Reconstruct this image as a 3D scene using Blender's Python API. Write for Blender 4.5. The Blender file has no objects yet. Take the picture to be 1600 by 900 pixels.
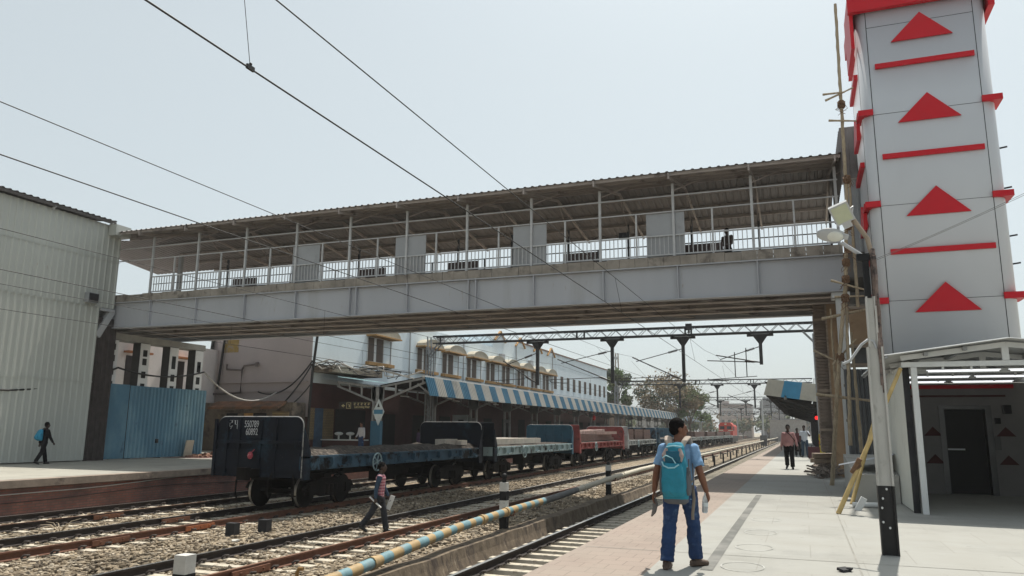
import bpy, bmesh, math, random
from mathutils import Vector, Matrix, noise
random.seed(7)
SC = bpy.context.scene
COL = SC.collection
PI = math.pi
R = math.radians

# ------------------------------------------------------------------ materials
def M(name, c, r=.8, v=.15, s=1.5, b=0., bs=25., metal=0., c2=None, t2=.55, s2=1.2, w2=.12,
      st=(1, 1, 1), spec=.4, c3=None, t3=.6, s3=6., emit=None):
    m = bpy.data.materials.new(name); m.use_nodes = True
    nt = m.node_tree; N = nt.nodes; L = nt.links
    bs_ = N['Principled BSDF']; bs_.inputs['Roughness'].default_value = r
    bs_.inputs['Metallic'].default_value = metal
    bs_.inputs['Specular IOR Level'].default_value = spec
    tc = N.new('ShaderNodeTexCoord'); mp = N.new('ShaderNodeMapping')
    mp.inputs['Scale'].default_value = st
    L.new(tc.outputs['Object'], mp.inputs['Vector'])
    def nz(scale, detail=6, rough=.6):
        n = N.new('ShaderNodeTexNoise'); n.inputs['Scale'].default_value = scale
        n.inputs['Detail'].default_value = detail; n.inputs['Roughness'].default_value = rough
        L.new(mp.outputs[0], n.inputs['Vector']); return n
    def mix(fac, a, bcol):
        x = N.new('ShaderNodeMix'); x.data_type = 'RGBA'
        L.new(fac, x.inputs[0])
        for i, val in ((6, a), (7, bcol)):
            if isinstance(val, tuple): x.inputs[i].default_value = (*val, 1)
            else: L.new(val, x.inputs[i])
        return x.outputs[2]
    def thr(n, t, w):
        g = N.new('ShaderNodeMapRange'); g.inputs[1].default_value = t; g.inputs[2].default_value = t + w
        L.new(n.outputs['Fac'], g.inputs[0]); return g.outputs[0]
    n1 = nz(s)
    lo = tuple(x * (1 - v) for x in c); hi = tuple(min(1, x * (1 + v)) for x in c)
    col = mix(thr(n1, .3, .4), lo, hi)
    if c2: col = mix(thr(nz(s2, 8, .65), t2, w2), col, c2)
    if c3: col = mix(thr(nz(s3, 5, .7), t3, .08), col, c3)
    L.new(col, bs_.inputs['Base Color'])
    if b:
        bm = N.new('ShaderNodeBump'); bm.inputs['Strength'].default_value = b
        bm.inputs['Distance'].default_value = .02
        L.new(nz(bs, 4).outputs['Fac'], bm.inputs['Height']); L.new(bm.outputs[0], bs_.inputs['Normal'])
    if emit:
        bs_.inputs['Emission Color'].default_value = (*c, 1); bs_.inputs['Emission Strength'].default_value = emit
    return m

def M_brick(name, c1, c2, mort, bw=.23, bh=.075, ms=.012, rough=.85, axis='XZ', bump=.4, dirt=None, var=.5, spots=False):
    m = bpy.data.materials.new(name); m.use_nodes = True
    nt = m.node_tree; N = nt.nodes; L = nt.links; P = N['Principled BSDF']; P.inputs['Roughness'].default_value = rough
    tc = N.new('ShaderNodeTexCoord'); sp = N.new('ShaderNodeSeparateXYZ'); cb = N.new('ShaderNodeCombineXYZ')
    L.new(tc.outputs['Object'], sp.inputs[0])
    L.new(sp.outputs['XYZ'.index(axis[0])], cb.inputs[0]); L.new(sp.outputs['XYZ'.index(axis[1])], cb.inputs[1])
    br = N.new('ShaderNodeTexBrick'); br.inputs['Scale'].default_value = 1
    br.inputs['Brick Width'].default_value = bw; br.inputs['Row Height'].default_value = bh
    br.inputs['Mortar Size'].default_value = ms; br.inputs['Color1'].default_value = (*c1, 1)
    br.inputs['Color2'].default_value = (*c2, 1); br.inputs['Mortar'].default_value = (*mort, 1)
    br.inputs['Bias'].default_value = 0
    L.new(cb.outputs[0], br.inputs['Vector'])
    n = N.new('ShaderNodeTexNoise'); n.inputs['Scale'].default_value = 1.3; n.inputs['Detail'].default_value = 8
    L.new(tc.outputs['Object'], n.inputs['Vector'])
    g = N.new('ShaderNodeMapRange'); g.inputs[1].default_value = .35; g.inputs[2].default_value = .7
    L.new(n.outputs['Fac'], g.inputs[0])
    x = N.new('ShaderNodeMix'); x.data_type = 'RGBA'; x.blend_type = 'MIX'
    mm = N.new('ShaderNodeMath'); mm.operation = 'MULTIPLY'; mm.inputs[1].default_value = var
    L.new(g.outputs[0], mm.inputs[0]); L.new(mm.outputs[0], x.inputs[0]); L.new(br.outputs['Color'], x.inputs[6])
    x.inputs[7].default_value = (*(dirt or tuple(k * .4 for k in c1)), 1)
    L.new(x.outputs[2], P.inputs['Base Color'])
    if spots:
        n2 = N.new('ShaderNodeTexNoise'); n2.inputs['Scale'].default_value = 5.5; n2.inputs['Detail'].default_value = 3; L.new(tc.outputs['Object'], n2.inputs['Vector'])
        g2 = N.new('ShaderNodeMapRange'); g2.inputs[1].default_value = .68; g2.inputs[2].default_value = .74; g2.inputs[4].default_value = .55; L.new(n2.outputs['Fac'], g2.inputs[0])
        n3 = N.new('ShaderNodeTexNoise'); n3.inputs['Scale'].default_value = .35; n3.inputs['Detail'].default_value = 9; n3.inputs['Roughness'].default_value = .7; L.new(tc.outputs['Object'], n3.inputs['Vector'])
        g3 = N.new('ShaderNodeMapRange'); g3.inputs[1].default_value = .5; g3.inputs[2].default_value = .62; g3.inputs[4].default_value = .35; L.new(n3.outputs['Fac'], g3.inputs[0])
        mxx = N.new('ShaderNodeMath'); mxx.operation = 'MAXIMUM'; L.new(g2.outputs[0], mxx.inputs[0]); L.new(g3.outputs[0], mxx.inputs[1])
        y = N.new('ShaderNodeMix'); y.data_type = 'RGBA'; L.new(mxx.outputs[0], y.inputs[0]); L.new(x.outputs[2], y.inputs[6]); y.inputs[7].default_value = (*(k * .55 for k in c1), 1)
        L.new(y.outputs[2], P.inputs['Base Color'])
    bp = N.new('ShaderNodeBump'); bp.inputs['Strength'].default_value = bump; bp.inputs['Distance'].default_value = .01
    bp.invert = True
    L.new(br.outputs['Fac'], bp.inputs['Height']); L.new(bp.outputs[0], P.inputs['Normal'])
    return m

def M_stones(name, cols, scale=14, bump=1.0):
    m = bpy.data.materials.new(name); m.use_nodes = True
    nt = m.node_tree; N = nt.nodes; L = nt.links; P = N['Principled BSDF']; P.inputs['Roughness'].default_value = .95
    P.inputs['Specular IOR Level'].default_value = .2
    tc = N.new('ShaderNodeTexCoord')
    vo = N.new('ShaderNodeTexVoronoi'); vo.inputs['Scale'].default_value = scale
    L.new(tc.outputs['Object'], vo.inputs['Vector'])
    sp = N.new('ShaderNodeSeparateColor'); L.new(vo.outputs['Color'], sp.inputs[0])
    cr = N.new('ShaderNodeValToRGB'); L.new(sp.outputs[0], cr.inputs[0])
    el = cr.color_ramp.elements
    while len(el) < len(cols): el.new(.5)
    for i, c in enumerate(cols):
        el[i].position = i / max(1, len(cols) - 1); el[i].color = (*c, 1)
    n = N.new('ShaderNodeTexNoise'); n.inputs['Scale'].default_value = .5; n.inputs['Detail'].default_value = 5
    L.new(tc.outputs['Object'], n.inputs['Vector'])
    x = N.new('ShaderNodeMix'); x.data_type = 'RGBA'; x.blend_type = 'MULTIPLY'; x.inputs[0].default_value = 1
    g = N.new('ShaderNodeMapRange'); g.inputs[1].default_value = .3; g.inputs[2].default_value = .7
    g.inputs[3].default_value = .65; g.inputs[4].default_value = 1.15
    L.new(n.outputs['Fac'], g.inputs[0]); L.new(cr.outputs[0], x.inputs[6]); L.new(g.outputs[0], x.inputs[7])
    L.new(x.outputs[2], P.inputs['Base Color'])
    bp = N.new('ShaderNodeBump'); bp.inputs['Strength'].default_value = bump; bp.inputs['Distance'].default_value = .05; bp.invert = True
    L.new(vo.outputs['Distance'], bp.inputs['Height']); L.new(bp.outputs[0], P.inputs['Normal'])
    return m

# ------------------------------------------------------------------ mesh builder
WORLD = {}          # object name -> world offset of its local origin
ROOTROT = {}
class MB:
    def __init__(self): self.v = []; self.f = []; self.mi = []; self.sm = []
    def add(self, vs, fs, mi=0, smooth=False):
        o = len(self.v); self.v += [tuple(p) for p in vs]
        for f in fs:
            self.f.append(tuple(o + i for i in f)); self.mi.append(mi); self.sm.append(smooth)
        return self
    def box(self, x0, x1, y0, y1, z0, z1, mi=0):
        vs = [(x, y, z) for z in (z0, z1) for y in (y0, y1) for x in (x0, x1)]
        return self.add(vs, [(0, 2, 3, 1), (4, 5, 7, 6), (0, 1, 5, 4), (1, 3, 7, 5), (3, 2, 6, 7), (2, 0, 4, 6)], mi)
    def obox(self, c, sx, sy, sz, m3=None, mi=0):      # box centred at c with an orientation
        m3 = m3 or Matrix.Identity(3); c = Vector(c)
        vs = [c + m3 @ Vector((x * sx / 2, y * sy / 2, z * sz / 2)) for z in (-1, 1) for y in (-1, 1) for x in (-1, 1)]
        return self.add(vs, [(0, 2, 3, 1), (4, 5, 7, 6), (0, 1, 5, 4), (1, 3, 7, 5), (3, 2, 6, 7), (2, 0, 4, 6)], mi)
    def bar(self, p, q, w, h=None, mi=0):              # rectangular bar from p to q
        p, q = Vector(p), Vector(q); h = h or w; d = q - p
        if d.length < 1e-6: return self
        z = d.normalized(); up = Vector((0, 0, 1)) if abs(z.z) < .95 else Vector((0, 1, 0))
        x = up.cross(z).normalized(); y = z.cross(x)
        vs = [a + x * i * w / 2 + y * j * h / 2 for a in (p, q) for i, j in ((-1, -1), (1, -1), (1, 1), (-1, 1))]
        return self.add(vs, [(3, 2, 1, 0), (4, 5, 6, 7), (0, 1, 5, 4), (1, 2, 6, 5), (2, 3, 7, 6), (3, 0, 4, 7)], mi)
    def tube(self, pts, r, n=8, mi=0, caps=True, smooth=True, flat=1.0):
        pts = [Vector(p) for p in pts]; k = len(pts)
        rs = r if isinstance(r, (list, tuple)) else [r] * k
        o = []; px = None
        for i, p in enumerate(pts):
            d = (pts[min(i + 1, k - 1)] - pts[max(i - 1, 0)])
            d = d.normalized() if d.length > 1e-9 else Vector((0, 0, 1))
            if px is None:
                up = Vector((0, 0, 1)) if abs(d.z) < .95 else Vector((0, 1, 0)); x = up.cross(d).normalized()
            else: x = (px - d * px.dot(d)).normalized()
            px = x; y = d.cross(x)
            o.append([p + (x * math.cos(2 * PI * j / n) + y * math.sin(2 * PI * j / n) * flat) * rs[i] for j in range(n)])
        vs = [q for ring in o for q in ring]; fs = []
        for i in range(k - 1):
            for j in range(n):
                fs.append((i * n + j, i * n + (j + 1) % n, (i + 1) * n + (j + 1) % n, (i + 1) * n + j))
        self.add(vs, fs, mi, smooth)
        if caps: self.add(o[0][::-1], [tuple(range(n))], mi); self.add(o[-1], [tuple(range(n))], mi)
        return self
    def prism(self, poly, axis, a, b, mi=0):           # polygon of 2D points swept along an axis from a to b
        def P(u, w, t): return {'X': (t, u, w), 'Y': (u, t, w), 'Z': (u, w, t)}[axis]
        n = len(poly); vs = [P(u, w, a) for u, w in poly] + [P(u, w, b) for u, w in poly]
        fs = [tuple(range(n))[::-1], tuple(range(n, 2 * n))] + [(i, (i + 1) % n, n + (i + 1) % n, n + i) for i in range(n)]
        return self.add(vs, fs, mi)
    def quad(self, a, b, c, d, mi=0): return self.add([a, b, c, d], [(0, 1, 2, 3)], mi)
    def ball(self, c, rx, ry=None, rz=None, n=12, m=8, mi=0, m3=None):
        ry = ry or rx; rz = rz or rx; c = Vector(c); vs = []; fs = []
        for i in range(m + 1):
            t = PI * i / m
            for j in range(n):
                p = Vector((rx * math.sin(t) * math.cos(2 * PI * j / n), ry * math.sin(t) * math.sin(2 * PI * j / n), rz * math.cos(t)))
                vs.append(c + (m3 @ p if m3 else p))
        for i in range(m):
            for j in range(n): fs.append((i * n + j, (i + 1) * n + j, (i + 1) * n + (j + 1) % n, i * n + (j + 1) % n))
        return self.add(vs, fs, mi, True)
    def corr(self, o, u, L, v, H, pitch, depth, nrm, mi=0, mf=None, flat=.55, v2=None, zig=False):
        # corrugated sheet: runs L along u, ribs along v (height H), ribs stand out by depth along nrm
        o, u, v, nrm = Vector(o), Vector(u).normalized(), Vector(v).normalized(), Vector(nrm).normalized()
        n = max(1, int(round(L / pitch))); p = L / n; prof = []
        for i in range(n):
            a = i * p
            if zig: prof += [(a, 0), (a + p * .25, depth), (a + p * .5, depth), (a + p * .75, 0)]
            else: prof += [(a, 0), (a + p * flat, 0), (a + p * (flat + .12), depth), (a + p * .88, depth)]
        prof.append((L, 0))
        lo = [o + u * a + nrm * d for a, d in prof]; hi = [q + v * H for q in lo]
        k = len(lo)
        for i in range(k - 1):
            self.add([lo[i], lo[i + 1], hi[i + 1], hi[i]], [(0, 1, 2, 3)], mf((prof[i][0] + prof[i + 1][0]) / 2) if mf else mi)
        return self
    def build(self, name, mats, parent=None, loc=(0, 0, 0), label=None, world=True):
        off = WORLD.get(parent.name, Vector()) if (parent and world) else Vector(loc)
        me = bpy.data.meshes.new(name)
        me.from_pydata([(p[0] - off[0], p[1] - off[1], p[2] - off[2]) for p in self.v], [], self.f)
        mats = mats if isinstance(mats, (list, tuple)) else [mats]
        for m in mats: me.materials.append(m)
        me.polygons.foreach_set('material_index', self.mi); me.polygons.foreach_set('use_smooth', self.sm)
        me.update()
        o = bpy.data.objects.new(name, me); COL.objects.link(o)
        if parent: o.parent = parent; WORLD[o.name] = off if world else Vector()
        else: o.location = loc; WORLD[o.name] = Vector(loc)
        if label: o['label'] = label
        return o

def tag(o, label=None, cat=None, group=None, kind=None):
    if label: o['label'] = label
    if cat: o['category'] = cat
    if group: o['group'] = group
    if kind: o['kind'] = kind
    return o
def E(name, label, cat, loc=(0, 0, 0), group=None, rz=0, local=False):
    o = bpy.data.objects.new(name, None); COL.objects.link(o); o.location = loc; o.rotation_euler.z = rz
    o.empty_display_size = .2
    WORLD[o.name] = Vector() if local else Vector(loc)
    return tag(o, label, cat, group)
def T(mb, name, mats, label, cat, loc=(0, 0, 0), group=None):
    return tag(mb.build(name, mats, None, loc), label, cat, group)
def S(mb, name, mats, label=None, kind='structure'):
    return tag(mb.build(name, mats), label, None, None, kind)
def dup(root, loc, label=None, rz=None):
    c = root.copy(); COL.objects.link(c); c.location = loc
    if rz is not None: c.rotation_euler.z = rz
    if label: c['label'] = label
    def rec(a, b):
        for ch in list(a.children):
            k = ch.copy(); COL.objects.link(k); k.parent = b; rec(ch, k)
    rec(root, c)
    return c
def text_mesh(txt, size, name='t'):
    cu = bpy.data.curves.new(name, 'FONT'); cu.body = txt; cu.size = size; cu.extrude = .004
    cu.align_x = 'CENTER'; cu.align_y = 'CENTER'
    o = bpy.data.objects.new(name, cu); COL.objects.link(o)
    dg = bpy.context.evaluated_depsgraph_get(); me = bpy.data.meshes.new_from_object(o.evaluated_get(dg))
    vs = [v.co.copy() for v in me.vertices]; fs = [tuple(p.vertices) for p in me.polygons]
    bpy.data.objects.remove(o); bpy.data.curves.remove(cu); bpy.data.meshes.remove(me)
    return vs, fs
def put_text(mb, txt, size, c, right, up, mi=0, sx=1.0):
    vs, fs = text_mesh(txt, size); c, right, up = Vector(c), Vector(right), Vector(up); nn = right.cross(up)
    return mb.add([c + right * v.x * sx + up * v.y + nn * v.z for v in vs], fs, mi)

# ------------------------------------------------------------------ camera, sun, sky
cam = bpy.data.cameras.new('camera'); co = bpy.data.objects.new('camera', cam); COL.objects.link(co)
cam.sensor_width = 36; cam.lens = 1185 / 1600 * 36; cam.clip_end = 3000; cam.clip_start = .05
m3 = Matrix(((.93560525, .05707278, .34840423), (.35294921, -.17453533, -.91921938), (.00834644, .98299548, -.18343996)))
co.matrix_world = Matrix.Translation((0, 0, 1.57)) @ m3.to_4x4()
SC.camera = co
SUN = Vector((.06, .48, 1)).normalized()
el = math.asin(SUN.z); az = math.atan2(SUN.x, SUN.y)
sl = bpy.data.lights.new('sun', 'SUN'); so = bpy.data.objects.new('sun', sl); COL.objects.link(so)
sl.energy = 5.0; sl.angle = R(.5); sl.color = (1, .95, .86)
so.rotation_euler = SUN.to_track_quat('Z', 'Y').to_euler(); so.location = (0, 0, 40)
w = bpy.data.worlds.new('World'); SC.world = w; w.use_nodes = True
nt = w.node_tree; bg = nt.nodes['Background']; sk = nt.nodes.new('ShaderNodeTexSky'); sk.sky_type = 'NISHITA'
sk.sun_disc = False; sk.sun_elevation = el; sk.sun_rotation = az; sk.air_density = 1.0; sk.dust_density = 3.0; sk.ozone_density = 1.0
hs = nt.nodes.new('ShaderNodeHueSaturation'); hs.inputs['Saturation'].default_value = .47
nt.links.new(sk.outputs[0], hs.inputs['Color']); tn = nt.nodes.new('ShaderNodeMix'); tn.data_type = 'RGBA'; tn.blend_type = 'MULTIPLY'; tn.inputs[0].default_value = 1
tn.inputs[7].default_value = (.93, 1, .98, 1); nt.links.new(hs.outputs[0], tn.inputs[6]); mx = nt.nodes.new('ShaderNodeMix'); mx.data_type = 'RGBA'; mx.inputs[7].default_value = (4.75, 5.2, 5.3, 1)
wt = nt.nodes.new('ShaderNodeTexCoord'); ws_ = nt.nodes.new('ShaderNodeSeparateXYZ'); wr_ = nt.nodes.new('ShaderNodeMapRange'); nt.links.new(wt.outputs['Generated'], ws_.inputs[0]); nt.links.new(ws_.outputs[2], wr_.inputs[0])
wr_.inputs[1].default_value = .45; wr_.inputs[2].default_value = .95; wr_.inputs[3].default_value = .55; wr_.inputs[4].default_value = .08; nt.links.new(wr_.outputs[0], mx.inputs[0])
nt.links.new(tn.outputs[2], mx.inputs[6]); nt.links.new(mx.outputs[2], bg.inputs['Color'])
bg.inputs['Strength'].default_value = .135
vs_ = SC.view_settings; SC.display_settings.display_device = 'sRGB'
vs_.view_transform = 'Standard'; vs_.look = 'None'; vs_.exposure = .14; vs_.gamma = 1; vs_.use_curve_mapping = False
SC.cycles.max_bounces = 6; SC.cycles.diffuse_bounces = 2; SC.cycles.glossy_bounces = 2; SC.cycles.transparent_max_bounces = 6
SC.cycles.volume_bounces = 0; SC.cycles.caustics_reflective = False; SC.cycles.caustics_refractive = False

# ------------------------------------------------------------------ shared materials
white_paint = M('white_paint', (.62, .63, .62), .5, .08, 1.2, c2=(.42, .41, .38), t2=.62, w2=.2, s2=2)
grey_paint = M('grey_paint', (.42, .43, .44), .5, .1, .8, c2=(.24, .225, .21), t2=.62, w2=.25, s2=.8)
grey_steel = M('grey_steel', (.30, .31, .32), .5, .1, 2)
dark_steel = M('dark_steel', (.03, .03, .033), .6, .3, 3, spec=.2)
black_paint = M('black_paint', (.012, .012, .013), .6, .3, 4, spec=.2)
rust = M('rust', (.16, .07, .04), .9, .35, 6, b=.3, bs=40)
concrete = M('concrete', (.36, .35, .32), .9, .15, 2, b=.25, bs=30, c2=(.22, .21, .19), t2=.6, w2=.2)
dark_concrete = M('dark_concrete', (.10, .10, .10), .9, .2, 2)
bamboo = M('bamboo', (.36, .29, .20), .75, .25, 5, st=(4, 4, 1), c2=(.20, .15, .10), t2=.58, s2=4)
fresh_bamboo = M('fresh_bamboo', (.5, .36, .15), .6, .2, 5)
wire_mat = M('wire_dark', (.02, .02, .02), .6, .1, 3)
glass_dark = M('dark_glass', (.02, .022, .025), .12, .2, 2, spec=.6)
wood = M('old_timber', (.30, .24, .19), .9, .35, 3, st=(1, 1, 6), b=.3)
skin = M('skin', (.165, .072, .043), .55, .12, 12, spec=.3)
skin_dark = M('skin_dark', (.05, .028, .02), .5, .12, 12, spec=.4)
hair_mat = M('hair', (.006, .005, .005), .9, .2, 60, b=.5, bs=200, spec=.1)
# ------------------------------------------------------------------ ground, platforms, tracks
dust = M('dusty_ground', (.30, .26, .20), .95, .25, .15, b=.4, bs=3, c2=(.2, .18, .14), t2=.5, s2=.08)
S(MB().quad((-900, -80, -1.32), (900, -80, -1.32), (900, 1800, -1.32), (-900, 1800, -1.32)), 'ground', dust)
stones_mat = M_stones('ballast', [(.05, .04, .03), (.22, .17, .115), (.38, .31, .22), (.13, .105, .08), (.50, .42, .31)], 13, 1.0)
dark_stones = M_stones('oily_ballast', [(.03, .028, .025), (.09, .078, .065), (.16, .14, .115), (.06, .05, .045)], 12, .8)
def sheet(x0, x1, y0, y1, nx, ny, zf):
    mb = MB(); vs = []; fs = []
    for j in range(ny + 1):
        t = j / ny; y = y0 + (y1 - y0) * t * t
        for i in range(nx + 1):
            x = x0 + (x1 - x0) * i / nx; vs.append((x, y, zf(x, y)))
    for j in range(ny):
        for i in range(nx): a = j * (nx + 1) + i; fs.append((a, a + 1, a + nx + 2, a + nx + 1))
    return mb.add(vs, fs, 0, True)
def zb(x, y):
    z = -1.045 + .035 * noise.noise((x * .8, y * .5, 0)) + .02 * noise.noise((x * 2.5, y * 2.5, 3))
    if x > -8.0: z -= .16 * min(1, (x + 8.0) / 1.0)
    if -13.6 < x < -11.9: z += .05
    return z
S(sheet(-21.49, -6.95, 2, 420, 60, 160, zb), 'track_bed', stones_mat)
S(sheet(-6.95, -2.9, 2, 420, 16, 120, lambda x, y: -1.23 + .03 * noise.noise((x, y * .6, 5))), 'drain_bed', dark_stones)
S(MB().quad((-21.49, 400, -1.0), (60, 400, -1.0), (60, 900, -1.0), (-21.49, 900, -1.0)), 'yard_ground', dust)

# loose stones lying on the bed
def stones(n, x0, x1, y0, y1, zf, rmin, rmax, name, mat, label, seed, clear=()):
    rnd = random.Random(seed); V = []; F = []
    ico = bmesh.new(); bmesh.ops.create_icosphere(ico, subdivisions=1, radius=1)
    bv = [v.co.copy() for v in ico.verts]; bf = [tuple(v.index for v in f.verts) for f in ico.faces]; ico.free()
    vars_ = []
    for k in range(14):
        q = [(v * (1 + rnd.uniform(-.32, .3))) for v in bv]; a, b_, c_ = rnd.uniform(.75, 1.3), rnd.uniform(.6, 1), rnd.uniform(.5, .8)
        rot = Matrix.Rotation(rnd.uniform(0, 6), 3, 'Z')
        vars_.append([rot @ Vector((p.x * a, p.y * b_, p.z * c_)) for p in q])
    for _ in range(n):
        t = rnd.random(); y = y0 + (y1 - y0) * t ** 1.8; x = rnd.uniform(x0, x1)
        r = rnd.uniform(rmin, rmax); z = zf(x, y) + r * .25; o = len(V)
        for p in vars_[rnd.randrange(14)]: V.append((x + p.x * r, y + p.y * r, z + p.z * r))
        F += [(o + a, o + b_, o + c_) for a, b_, c_ in bf]
    mb = MB(); mb.v = V; mb.f = F; mb.mi = [0] * len(F); mb.sm = [False] * len(F)
    return tag(mb.build(name, mat), label, None, None, 'stuff')
stone_mat = M_stones('loose_stone', [(.06, .05, .038), (.23, .18, .125), (.41, .335, .24), (.13, .105, .08), (.56, .48, .37)], 7, .2)
stones(17000, -14.2, -7.3, 7.5, 46, zb, .028, .062, 'ballast_stones', stone_mat, 'loose pale brown ballast stones spread between the tracks', 3)
stones(5000, -20.9, -14.2, 9.5, 30, zb, .028, .06, 'ballast_stones', stone_mat, 'loose ballast stones around the two tracks by the far platform wall', 4)

# right platform
S(MB().box(-2.90, 40, -12, 330, -1.3, -.03), 'platform', M('platform_concrete', (.40, .385, .35), .9, .15, 1, c2=(.25, .22, .19), t2=.55))
cope = M_brick('pink_tile', (.26, .205, .17), (.28, .222, .183), (.19, .145, .12), .3, .3, .008, axis='XY', bump=.1, dirt=(.27, .23, .19), var=.5, spots=True)
S(MB().box(-2.96, -1.75, -12, 330, -.09, 0), 'platform_edge', cope)
tile = M_brick('cream_tile', (.295, .292, .268), (.308, .305, .28), (.25, .243, .22), 1.2, 1.2, .008, axis='XY', bump=.05, dirt=(.26, .25, .22), var=.5, spots=True)
S(MB().quad((-1.75, -12, 0), (40, -12, 0), (40, 330, 0), (-1.75, 330, 0)), 'platform_floor', tile)
stripe_m = M('grey_stripe', (.13, .13, .12), .9, .15, 3, c2=(.2, .195, .18), t2=.5)
S(MB().quad((-1.2, 9.35, .004), (-1.06, 9.35, .004), (-1.06, 20.6, .004), (-1.2, 20.6, .004)), 'tactile_stripe', stripe_m)
ringm = M('faded_white_paint', (.46, .46, .44), .9, .1, 6, c2=(.30, .297, .273), t2=.44, s2=5)
for i, (x, y) in enumerate(((-.76, 9.75), (-.72, 11.4), (-.72, 13.1), (-.72, 15.0))):
    mb = MB(); n = 40
    for j in range(n):
        a, b = 2 * PI * j / n, 2 * PI * (j + 1) / n
        mb.quad(*[(x + math.cos(t) * r * .75, y + math.sin(t) * r, .006) for t, r in ((a, .315), (b, .315), (b, .333), (a, .333))])
    S(mb, 'painted_ring', ringm)
crk = M('floor_joint', (.25, .24, .215), .9, .2, 3)
mb = MB()
for y in (10.55, 16.55, 19.0, 20.95): mb.quad((-2.9, y, .003), (3.4, y + .05, .003), (3.4, y + .075, .003), (-2.9, y + .018, .003))
mb.quad((.52, 6, .0035), (.54, 6, .0035), (.54, 30, .0035), (.52, 30, .0035))
S(mb, 'floor_joint', crk)

# left platform with its red wall
lwall = M_brick('red_brick_wall', (.27, .10, .075), (.33, .145, .115), (.17, .12, .10), .25, .08, .012, axis='YZ', dirt=(.09, .06, .055), var=.8)
S(MB().box(-60, -21.5, -30, 330, -1.3, -.22), 'platform_far', lwall)
S(MB().box(-21.85, -21.34, -30, 330, -.21, .004), 'platform_far_edge', M('worn_coping', (.26, .21, .17), .9, .3, 1.5, c2=(.12, .09, .075), t2=.54, s2=1.2, b=.3, bs=15))
S(MB().box(-60, -21.85, -30, 330, -.14, 0), 'platform_far_floor', M('worn_screed', (.34, .325, .28), .9, .12, .7, c2=(.25, .235, .205), t2=.55, b=.15, bs=12))
mb = MB(); pts = [(-21.44, 8 + i * .5, -.36 - .04 * math.sin(i * .35) - .14 * math.sin(i * .11 + 1)) for i in range(50)]
T(mb.tube(pts, .016, 6), 'cable', M('pale_cable', (.45, .44, .42), .7), 'pale cable clipped along the red platform wall on the left', 'cable', (-21.44, 20, -.4))
mb = MB(); pts = [(-21.45, 8 + i * .5, -.62 - .03 * math.sin(i * .4) - .1 * math.sin(i * .13 + 1)) for i in range(50)]
T(mb.tube(pts, .011, 6), 'cable', wire_mat, 'thin black cable below the pale one on the red platform wall', 'cable', (-21.45, 20, -.6))

# tracks
rail_side = M('rail_side', (.026, .018, .015), .8, .3, 8)
rail_rust = M('rail_rust', (.125, .055, .033), .85, .25, 9)
rail_top = M('rail_top', (.62, .60, .57), .28, .12, 5, metal=.95)
rail_brown = M('rail_brown', (.17, .085, .05), .6, .2, 5)
sleeper_m = M('sleeper_concrete', (.46, .41, .33), .9, .15, 3, c2=(.26, .22, .17), t2=.55, s2=4)
clip_m = M('clip_iron', (.05, .04, .035), .8, .3, 9)
def rail(mb, x, y0, y1):
    prof = [(-.07, -.17), (.07, -.17), (.07, -.158), (.012, -.135), (.012, -.045), (.036, -.035), (.036, 0), (-.036, 0), (-.036, -.035), (-.012, -.045), (-.012, -.135), (-.07, -.158)]
    n = len(prof); vs = [(x + u, y, -.84 + w) for y in (y0, y1) for u, w in prof]
    for i in range(n):
        j = (i + 1) % n
        mb.add([vs[i], vs[j], vs[n + j], vs[n + i]], [(0, 1, 2, 3)], 1 if i == 6 else 0)
    mb.add(vs[:n], [tuple(range(n))]); mb.add(vs[n:], [tuple(range(n))[::-1]])
    return mb
def track(cx, y0, y1, label, mats, first, spacing=.64, ztop=-1.01, hh=.2):
    root = E('railway_track', label, 'track', (cx, 0, 0), 'railway tracks')
    for sx, mt in zip((-.838, .838), mats):
        rail(MB(), cx + sx, y0, y1).build('rail', [mt[0], mt[1]], root)
    sl = MB().prism([(-.14, ztop - hh), (.14, ztop - hh), (.11, ztop), (-.11, ztop)], 'X', -1.36, 1.36)
    cm = MB()
    for d in (-1, 1):
        cm.tube([(d * .05, -.06, ztop + .015), (d * .12, -.06, ztop + .07), (d * .13, .05, ztop + .06), (d * .05, .07, ztop + .015)], .022, 6)
    cm.box(-.09, .09, -.09, .09, ztop - .002, ztop + .016)
    me_s = sl.build('sleeper', sleeper_m, root, world=False)
    me_c = cm.build('rail_fastening', clip_m, me_s, world=False); me_c.location.x = -.838
    c2_ = me_c.copy(); COL.objects.link(c2_); c2_.parent = me_s; c2_.location.x = .838
    k = 0; y = first; far = MB()
    rnd = random.Random(int(cx * 10))
    while y < y1:
        if k == 0: s = me_s; c = me_c
        elif k < 100:
            s = me_s.copy(); COL.objects.link(s); s.parent = root
            for sx in (-.838, .838): c = me_c.copy(); COL.objects.link(c); c.parent = s; c.location.x = sx
        else:
            if k < 330: far.prism([(y - .14, ztop - hh), (y + .14, ztop - hh), (y + .11, ztop), (y - .11, ztop)], 'X', cx - 1.36, cx + 1.36)
            k += 1; y += spacing; continue
        s.location = (rnd.uniform(-.03, .03), y + rnd.uniform(-.02, .02), rnd.uniform(-.012, .008)); s.rotation_euler.z = rnd.uniform(-.012, .012)
        k += 1; y += spacing
    fo = far.build('sleeper', sleeper_m, root); fo['kind'] = 'stuff'
    return root
near_m = ((rail_side, rail_top), (rail_side, rail_top))
t1 = track(-4.81, 4, 420, 'track right beside the near platform edge, its sleepers standing clear of the bed', near_m, 8.2, ztop=-1.01, hh=.16)
t2 = track(-10.2, 4, 420, 'ballasted main track in the middle, one rail rusty brown', ((rail_side, rail_top), (rail_rust, rail_brown)), 8.4)
t3 = track(-15.4, 4, 420, 'track carrying the goods wagons, near rail rusty orange', ((rail_side, rail_top), (rail_rust, rail_rust)), 10.0)
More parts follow.
